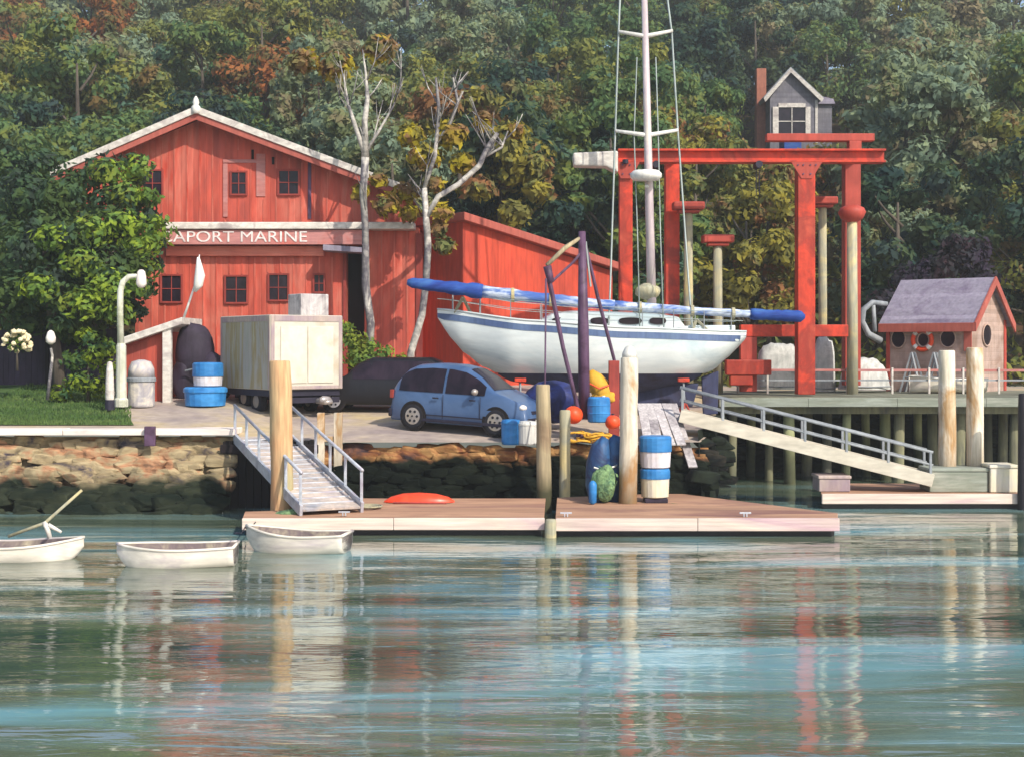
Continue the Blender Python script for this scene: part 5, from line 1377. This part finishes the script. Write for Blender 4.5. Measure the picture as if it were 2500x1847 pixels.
# ------------------------------------------------------------------ dinghies
def dinghy(name, label, px0, px1, Y, sheer_py, tip_py, wl_py, rz, wid, bow=1, seats=2, oars=False):
    x0, x1 = XX(px0, Y), XX(px1, Y); L_ = (x1 - x0) / math.cos(rz); cx = (x0 + x1) / 2
    t = thing(name, label, 'dinghy', (cx, Y, 0), 'white tenders in front of the sea wall', rz=rz)
    zs, ztip = ZZ(sheer_py, Y - wid / 2), ZZ(tip_py, Y)
    n = 22
    def st_(u):                      # u 0 stern .. 1 bow
        hw_ = wid / 2 * (.72 + .28 * math.sin(math.pi * min(1, u * 1.15) * .62 + .35)) * (1 - max(0, (u - .5) / .5) ** 2.4) + .015
        sh = zs + (ztip - zs) * max(0, (u - .35) / .65) ** 1.7 + .05 * (1 - u) ** 3
        kl = -.14 + .12 * (1 - u) ** 3 + (sh * .55 + .14) * max(0, (u - .8) / .2) ** 2
        return hw_, sh, kl
    def shell(off, nm, m, inner=False):
        mb = MB(); K = 13
        for i in range(n + 1):
            u = i / n; hw_, sh, kl = st_(u); x = bow * (-L_ / 2 + L_ * u)
            for k in range(K):
                a = -math.pi / 2 + math.pi * k / (K - 1)
                yy = math.copysign(abs(math.sin(a)) ** .62, math.sin(a)) * (hw_ - off); zz = sh - (sh - kl - off) * abs(math.cos(a)) ** .75
                if inner: zz = max(zz, .03) if k not in (0, K - 1) else sh - .004
                mb.v.append(Vector((x, yy, zz)))
        for i in range(n):
            for k in range(K - 1):
                a = i * K + k; mb.f.append((a, a + 1, a + K + 1, a + K))
        mb.f.append(tuple(range(K)))
        return mb.build(nm, m, t, sm=True, local=True)
    shell(0, 'hull', M['dinghy']); shell(.035, 'inside', M['dinghy_in'], True)
    g = MB()
    for s_ in (-1, 1):
        g.path([Vector((bow * (-L_ / 2 + L_ * i / n), s_ * st_(i / n)[0], st_(i / n)[1])) for i in range(n + 1)], .03, 6)
    g.path([Vector((bow * -L_ / 2, -st_(0)[0], st_(0)[1])), Vector((bow * -L_ / 2, st_(0)[0], st_(0)[1]))], .035, 6)
    g.build('gunwale', M['dinghy'], t, sm=True, local=True)
    for i in range(seats):
        u = .12 + .32 * i + .03; hw_, sh, kl = st_(u); x = bow * (-L_ / 2 + L_ * u)
        MB().box(x - .12, x + .12, -hw_ + .05, hw_ - .05, sh - .14, sh - .1).build('thwart', M['dinghy_in'], t, local=True, bevel=.008)
    return t
dinghy('dinghy', 'open white dinghy afloat in the middle of the three, bow to the left', 288, 574, 29.0, 1345, 1325, 1378, R(4), 1.15, -1)
dinghy('dinghy', 'white dinghy tied at the left end of the long float', 598, 850, 31.0, 1312, 1283, 1352, R(-9), 1.1, -1)
lefty = dinghy('dinghy', 'white dinghy cut by the left edge with tilted outboard', -110, 200, 29.8, 1340, 1312, 1360, R(6), 1.25, 1)
t = thing('outboard_motor', 'small pale outboard and raised pole in the left-edge dinghy', 'outboard', tuple(P(118, 1300, 29.8)))
MB().path([P(20, 1308, 29.6), P(110, 1275, 29.6), P(200, 1195, 29.8)], [.035, .035, .03], 8).build('pole', M['wood_tan'], t, sm=True)
MB().path([P(122, 1312, 29.6), P(114, 1285, 29.6), P(108, 1272, 29.6)], [.05, .06, .05], 8).path([P(118, 1280, 29.6), P(150, 1298, 29.6)], [.05, .03], 8).build('motor', M['white_trim'], t, sm=True)

for a, b_, c_, lab in ((P(574, 1300, 29.2), P(590, 1300, 31), P(600, 1284, 33.4), 'dark painter line from the middle dinghy to the float'),
                       (P(598, 1285, 30.8), P(606, 1294, 32), P(625, 1272, 33.5), 'dark painter line from the right dinghy to the float')):
    t = thing('mooring_line', lab, 'rope', tuple(a)); MB().path([a, b_, c_], .014, 5).build('line', M['navy_dark'], t, sm=True)
t = thing('rope_coil', 'tan rope coiled flat on the float between gangway and kayak', 'rope', (XX(900, 35.5), 35.5, .43))
f = MB()
f.path([Vector((XX(900, 35.5) + (.12 + .0045 * k) * math.cos(k * .5), 35.5 + (.12 + .0045 * k) * math.sin(k * .5), .45 + .0008 * k)) for k in range(60)], .022, 5)
f.build('coil', M['wood_tan'], t, sm=True)
t = thing('garden_hose', 'green hose trailing across the float toward the stacked tubs', 'hose', (XX(1700, 35.5), 35.5, .46))
MB().path([P(1640, 1228, 36.6), P(1680, 1236, 36), P(1730, 1232, 36.4), P(1790, 1244, 35.3), P(1850, 1240, 35.6), P(1900, 1246, 35)], .018, 6).build('hose', M['net_green'], t, sm=True)

# ------------------------------------------------------------------ brown wharf shed
cx, cy = XX(2372, 50.2), 50.2
vec = Vector((XX(2166, 52.2) - cx, 2.0)); Ls = vec.length; rzs = math.atan2(-vec.y, -vec.x)
Ds = 3.5
WS = thing('wharf_shed', 'small brown wharf shed with grey-purple roof and red trim on the pier', 'shed', (cx, cy, 2.9), rz=rzs)
ez, rz_ = ZZ(778, 50.2) - 2.9, ZZ(684, 51.6) - 2.9
# local: x from -Ls (left) to 0 (near corner), y from 0 to Ds
w_ = MB()
w_.add([(-Ls, 0, 0), (0, 0, 0), (0, Ds, 0), (-Ls, Ds, 0), (-Ls, 0, ez), (0, 0, ez), (0, Ds, ez), (-Ls, Ds, ez), (-Ls, Ds / 2, rz_ - .1), (0, Ds / 2, rz_ - .1)],
       [(0, 1, 5, 4), (1, 2, 6, 9, 5), (2, 3, 7, 6), (3, 0, 4, 8, 7), (4, 5, 9, 8), (6, 7, 8, 9), (3, 2, 1, 0)])
w_.build('wall', M['brown_shed'], WS, local=True)
r_ = MB(); sl_ = (rz_ - ez) / (Ds / 2)
for (y0, y1) in ((-.3, Ds / 2), (Ds + .3, Ds / 2)):
    z0 = ez - .3 * sl_; z1 = rz_
    r_.add([(-Ls - .2, y0, z0), (.22, y0, z0), (.22, y1, z1), (-Ls - .2, y1, z1), (-Ls - .2, y0, z0 + .1), (.22, y0, z0 + .1), (.22, y1, z1 + .1), (-Ls - .2, y1, z1 + .1)],
           [(0, 3, 2, 1), (4, 5, 6, 7), (0, 1, 5, 4), (1, 2, 6, 5), (2, 3, 7, 6), (3, 0, 4, 7)])
r_.build('roof', M['slate'], WS, local=True)
f = MB(); z0 = ez - .3 * sl_
f.box(-Ls - .2, .22, -.36, -.303, z0 - .22, z0 + .1).build('eave_board', M['fascia_red'], WS, local=True, bevel=.01)
f = MB()
for (y0, y1) in ((-.34, Ds / 2), (Ds + .34, Ds / 2)):
    f.add([(.225, y0, z0 - .22), (.225, y1, rz_ - .2), (.225, y1, rz_ + .13), (.225, y0, z0 + .12), (.29, y0, z0 - .22), (.29, y1, rz_ - .2), (.29, y1, rz_ + .13), (.29, y0, z0 + .12)],
          [(0, 1, 2, 3), (7, 6, 5, 4), (0, 4, 5, 1), (1, 5, 6, 2), (2, 6, 7, 3), (3, 7, 4, 0)])
f.build('rake_board', M['fascia_red'], WS, local=True)
f = MB().box(-.28, .02, -.035, -.003, 1.5, ez - .25); f.build('corner_panel', M['fascia_red'], WS, local=True, bevel=.01)
MB().box(.003, .04, Ds - .2, Ds + .03, 0, ez).build('corner_board', M['lift_dull'], WS, local=True, bevel=.01)
f = MB(); f.box(-Ls - .03, -Ls + .12, -.04, -.004, 0, ez - .05); f.build('corner_board', M['lift_dull'], WS, local=True, bevel=.01)
def port(x, y, z, rx_, rz2, axis):
    f = MB()
    def ring(o, s_, y0, y1):
        pts = [(math.cos(k * math.pi / 10) * s_[0], math.sin(k * math.pi / 10) * s_[1]) for k in range(20)]
        if axis == 'y': return [(x + a, y0, z + b_) for a, b_ in pts] + [(x + a, y1, z + b_) for a, b_ in pts]
        return [(y0, y + a, z + b_) for a, b_ in pts] + [(y1, y + a, z + b_) for a, b_ in pts]
    fs = [tuple(range(20)), tuple(reversed(range(20, 40)))] + [((i + 1) % 20, i, i + 20, (i + 1) % 20 + 20) for i in range(20)]
    if axis == 'y': f.add(ring(0, (rx_, rz2), -.03, .01), fs)
    else: f.add(ring(0, (rx_, rz2), .03, -.01), fs)
    o = f.build('porthole', M['glass'], WS, local=True)
    g = MB(); pts = [(math.cos(k * math.pi / 10) * (rx_ + .02), math.sin(k * math.pi / 10) * (rz2 + .02)) for k in range(21)]
    if axis == 'y': g.path([(x + a, -.035, z + b_) for a, b_ in pts], .03, 6, False)
    else: g.path([(.035, y + a, z + b_) for a, b_ in pts], .03, 6, False)
    g.build('porthole_rim', M['brown_shed'], o, local=True, sm=True)
zp = ZZ(826, 50.8) - 2.9
port(-Ls * .86, 0, zp, .26, .33, 'y'); port(-Ls * .27, 0, zp, .27, .31, 'y'); port(-Ls * .56, 0, zp - .05, .2, .24, 'y'); port(0, Ds * .42, zp + .12, .42, .38, 'x')
ws_m = Matrix.Translation((cx, cy, 2.9)) @ Matrix.Rotation(rzs, 4, 'Z')
def wsw(x, y, z): return ws_m @ Vector((x, y, z))
t = thing('life_ring', 'orange and white life ring hung on the brown shed between its round windows', 'life ring', tuple(wsw(-Ls * .56, -.12, zp - .05)), rz=rzs)
f = MB(); f.path([(math.cos(k * math.pi / 9) * .36, 0, math.sin(k * math.pi / 9) * .36) for k in range(19)], .085, 10, False)
f.build('ring', M['orange_buoy'], t, local=True, sm=True)
for a0 in (.78, 2.36, 3.93, 5.5):
    f = MB(); f.path([(math.cos(a0 + k * .07) * .36, 0, math.sin(a0 + k * .07) * .36) for k in range(-3, 4)], .09, 10); f.build('white_band', M['white'], t, local=True, sm=True)
for i, (fx, lab) in enumerate(((.62, 'left grey A-frame trestle leaning before the brown shed wall'), (.36, 'right grey A-frame trestle before the brown shed wall'))):
    p = wsw(-Ls * fx, -.5, 0); t = thing('trestle', lab, 'trestle', tuple(p), rz=rzs)
    f = MB()
    for y_ in (-.25, .25):
        f.bar((-.4, y_, .0), (0, y_ * .6, 1.45), .1, .06).bar((.4, y_, .0), (0, y_ * .6, 1.45), .1, .06).bar((-.24, y_ * .8, .55), (.24, y_ * .8, .55), .06, .05)
    f.build('frame', M['rail_grey'], t, local=True)
# vent duct on the left of the shed
t = thing('vent_duct', 'bent pale grey vent pipe at the left end of the brown shed', 'pipe', tuple(P(2150, 835, 51.5)))
MB().path([P(2165, 742, 52), P(2130, 738, 51.8), P(2108, 756, 51.6), P(2105, 785, 51.6), P(2120, 815, 51.6), P(2150, 832, 51.8)], [.09, .1, .11, .11, .12, .13], 10).build('duct', M['rail_grey'], t, sm=True)
MB().path([P(2132, 745, 51.8), P(2136, 810, 51.8)], .08, 8).build('standpipe', M['rail_grey'], t, sm=True)
# white rowing boat in front of the shed, on the pier
t = thing('pier_rowboat', 'white rowing boat lying on the pier in front of the brown shed', 'rowing boat', (XX(2310, 49.5), 49.6, 2.9))
f = MB(); Yk = 49.6; xs_ = [(2220, .05, 918), (2240, .3, 918), (2275, .42, 922), (2320, .46, 926), (2370, .42, 926), (2405, .32, 924)]
for px, r_, tp in xs_:
    for k in range(11):
        a = math.pi * k / 10; f.v.append(Vector((XX(px, Yk), Yk - r_ * math.cos(a), ZZ(tp, Yk) - (ZZ(tp, Yk) - 2.93) * math.sin(a) ** .6)))
for i in range(len(xs_) - 1):
    for k in range(10):
        a = i * 11 + k; f.f.append((a, a + 1, a + 12, a + 11))
f.f.append(tuple(range(55, 66)))
f.build('hull', M['dinghy'], t, sm=True)
g = MB()
for s_ in (-1, 1): g.path([(XX(px, Yk), Yk + s_ * r_, ZZ(tp, Yk)) for px, r_, tp in xs_], .035, 6)
g.box(XX(2290, Yk), XX(2300, Yk), Yk - .4, Yk + .4, ZZ(930, Yk), ZZ(926, Yk)).box(XX(2350, Yk), XX(2360, Yk), Yk - .4, Yk + .4, ZZ(930, Yk), ZZ(926, Yk))
g.build('gunwale', M['white'], t, sm=False)
# covered shapes behind the pier rail
def heap(name, label, px, py0, py1, Y, rx_, m, seed, cat='covered boat', box=False):
    z0, z1 = ZZ(py1, Y), ZZ(py0, Y); c_ = Vector((XX(px, Y), Y, z0))
    t = thing(name, label, cat, tuple(c_)); h_ = z1 - z0
    n = 12; f = MB(); rr2 = random.Random(seed)
    for i in range(n + 1):
        u = -1 + 2 * i / n; w_ = (1 - abs(u) ** (6 if box else 2.4)) ** .5 if abs(u) < 1 else 0.02
        for k in range(9):
            a = math.pi * k / 8
            f.v.append(c_ + Vector((u * rx_, -math.cos(a) * rx_ * .55 * max(.1, w_), h_ * max(.05, w_) * math.sin(a) ** (.35 if box else .7) * rr2.uniform(.95, 1.04))))
    for i in range(n):
        for k in range(8):
            a = i * 9 + k; f.f.append((a, a + 1, a + 10, a + 9))
    f.build('cover', M[m], t, sm=True)
    MB().path([c_ + Vector((-rx_ * .9, -rx_ * .5, .12)), c_ + Vector((0, -rx_ * .58, .1)), c_ + Vector((rx_ * .9, -rx_ * .5, .12))], .025, 6).build('lashing', M['rail_grey'], t)
heap('shrouded_engine', 'white tarpaulin-wrapped block behind the hoist lower beam', 1900, 838, 950, 50.6, .82, 'white_tarp', 2, 'covered gear', True)
heap('shrouded_engine', 'narrow pale wrapped shape right of the near hoist leg', 2012, 826, 955, 51.3, .42, 'white_tarp', 3, 'covered gear', True)
heap('covered_boat', 'grey covered boat mound between the hoist and the brown shed', 2110, 872, 950, 50.9, .95, 'white_tarp', 4)

# ------------------------------------------------------------------ house on the hill
YH = 112.0
gh = ZZ(350, YH)
HH = thing('hill_house', 'grey shingled house with gable and brick chimney high on the hill', 'house', (XX(1935, YH), YH, gh))
MB().prism([pz(1880, 370, YH), pz(1995, 370, YH), pz(1995, 240, YH), pz(1928, 178, YH), pz(1880, 240, YH)], YH, YH + 6).build('wall', M['slate_hill'], HH)
f = MB()
f.prism([pz(1866, 248, YH), pz(1928, 172, YH), pz(1928, 166, YH), pz(1862, 240, YH)][::-1], YH - .4, YH + 6.3)
f.prism([pz(1928, 172, YH), pz(2003, 248, YH), pz(2008, 240, YH), pz(1928, 166, YH)], YH - .4, YH + 6.3)
f.build('roof', M['rail_grey'], HH)
f = MB(); f.prism([pz(1866, 252, YH), pz(1928, 180, YH), pz(1928, 170, YH), pz(1862, 243, YH)][::-1], YH - .5, YH - .41)
f.prism([pz(1928, 180, YH), pz(2003, 252, YH), pz(2008, 243, YH), pz(1928, 170, YH)], YH - .5, YH - .41)
f.build('rake_trim', M['white_trim'], HH)
fr = MB(); fr.box(XX(1886, YH), XX(1900, YH), YH - .15, YH - .01, ZZ(335, YH), ZZ(262, YH)).box(XX(1966, YH), XX(1978, YH), YH - .15, YH - .01, ZZ(335, YH), ZZ(262, YH)).box(XX(1900, YH), XX(1966, YH), YH - .14, YH - .01, ZZ(263, YH), ZZ(253, YH))
fr.box(XX(1932, YH), XX(1934, YH), YH - .1, YH - .05, ZZ(335, YH), ZZ(263, YH)).box(XX(1900, YH), XX(1966, YH), YH - .1, YH - .05, ZZ(298, YH), ZZ(296, YH))
wo = fr.build('window', M['white_trim'], HH)
MB().box(XX(1900, YH), XX(1966, YH), YH - .03, YH - .005, ZZ(336, YH), ZZ(263, YH)).build('pane', M['glass'], wo)
MB().box(XX(1990, YH) , XX(1996, YH), YH - .08, YH - .01, ZZ(350, YH), ZZ(245, YH)).build('corner_board', M['white_trim'], HH)
MB().box(XX(1996, YH), XX(2038, YH), YH + 1, YH + 5.5, ZZ(370, YH), ZZ(250, YH)).build('side_wing', M['slate_hill'], HH)
MB().prism([pz(1994, 250, YH), pz(2044, 250, YH), pz(2040, 238, YH), pz(1994, 228, YH)], YH + .7, YH + 5.8).build('wing_roof', M['slate'], HH)
MB().box(XX(1858, YH), XX(1882, YH), YH + 2, YH + 3, ZZ(360, YH), ZZ(155, YH)).build('chimney', M['brick'], HH, bevel=.03)
MB().box(XX(1908, YH - 8), XX(1950, YH - 8), YH - 9, YH - 7, ZZ(372, YH - 8), ZZ(342, YH - 8)).build('porch', M['canvas_blue'], HH, bevel=.05)

print('trees', NT, 'objects', len(bpy.data.objects))


# ------------------------------------------------------------------ light sea air
hz = MB().box(-140, 150, -3, 235, -2.7, 84).build('haze', None)
tag(hz, 'thin pale harbour haze softening the wooded hillside', 'haze', kind='stuff')
hm = bpy.data.materials.new('sea_air'); hm.use_nodes = True
t = hm.node_tree; t.nodes.clear()
ho = t.nodes.new('ShaderNodeOutputMaterial'); pv = t.nodes.new('ShaderNodeVolumePrincipled')
pv.inputs['Color'].default_value = (.9, .92, .9, 1); pv.inputs['Density'].default_value = .0008; pv.inputs['Anisotropy'].default_value = .2
t.links.new(pv.outputs[0], ho.inputs['Volume']); hz.data.materials.append(hm)
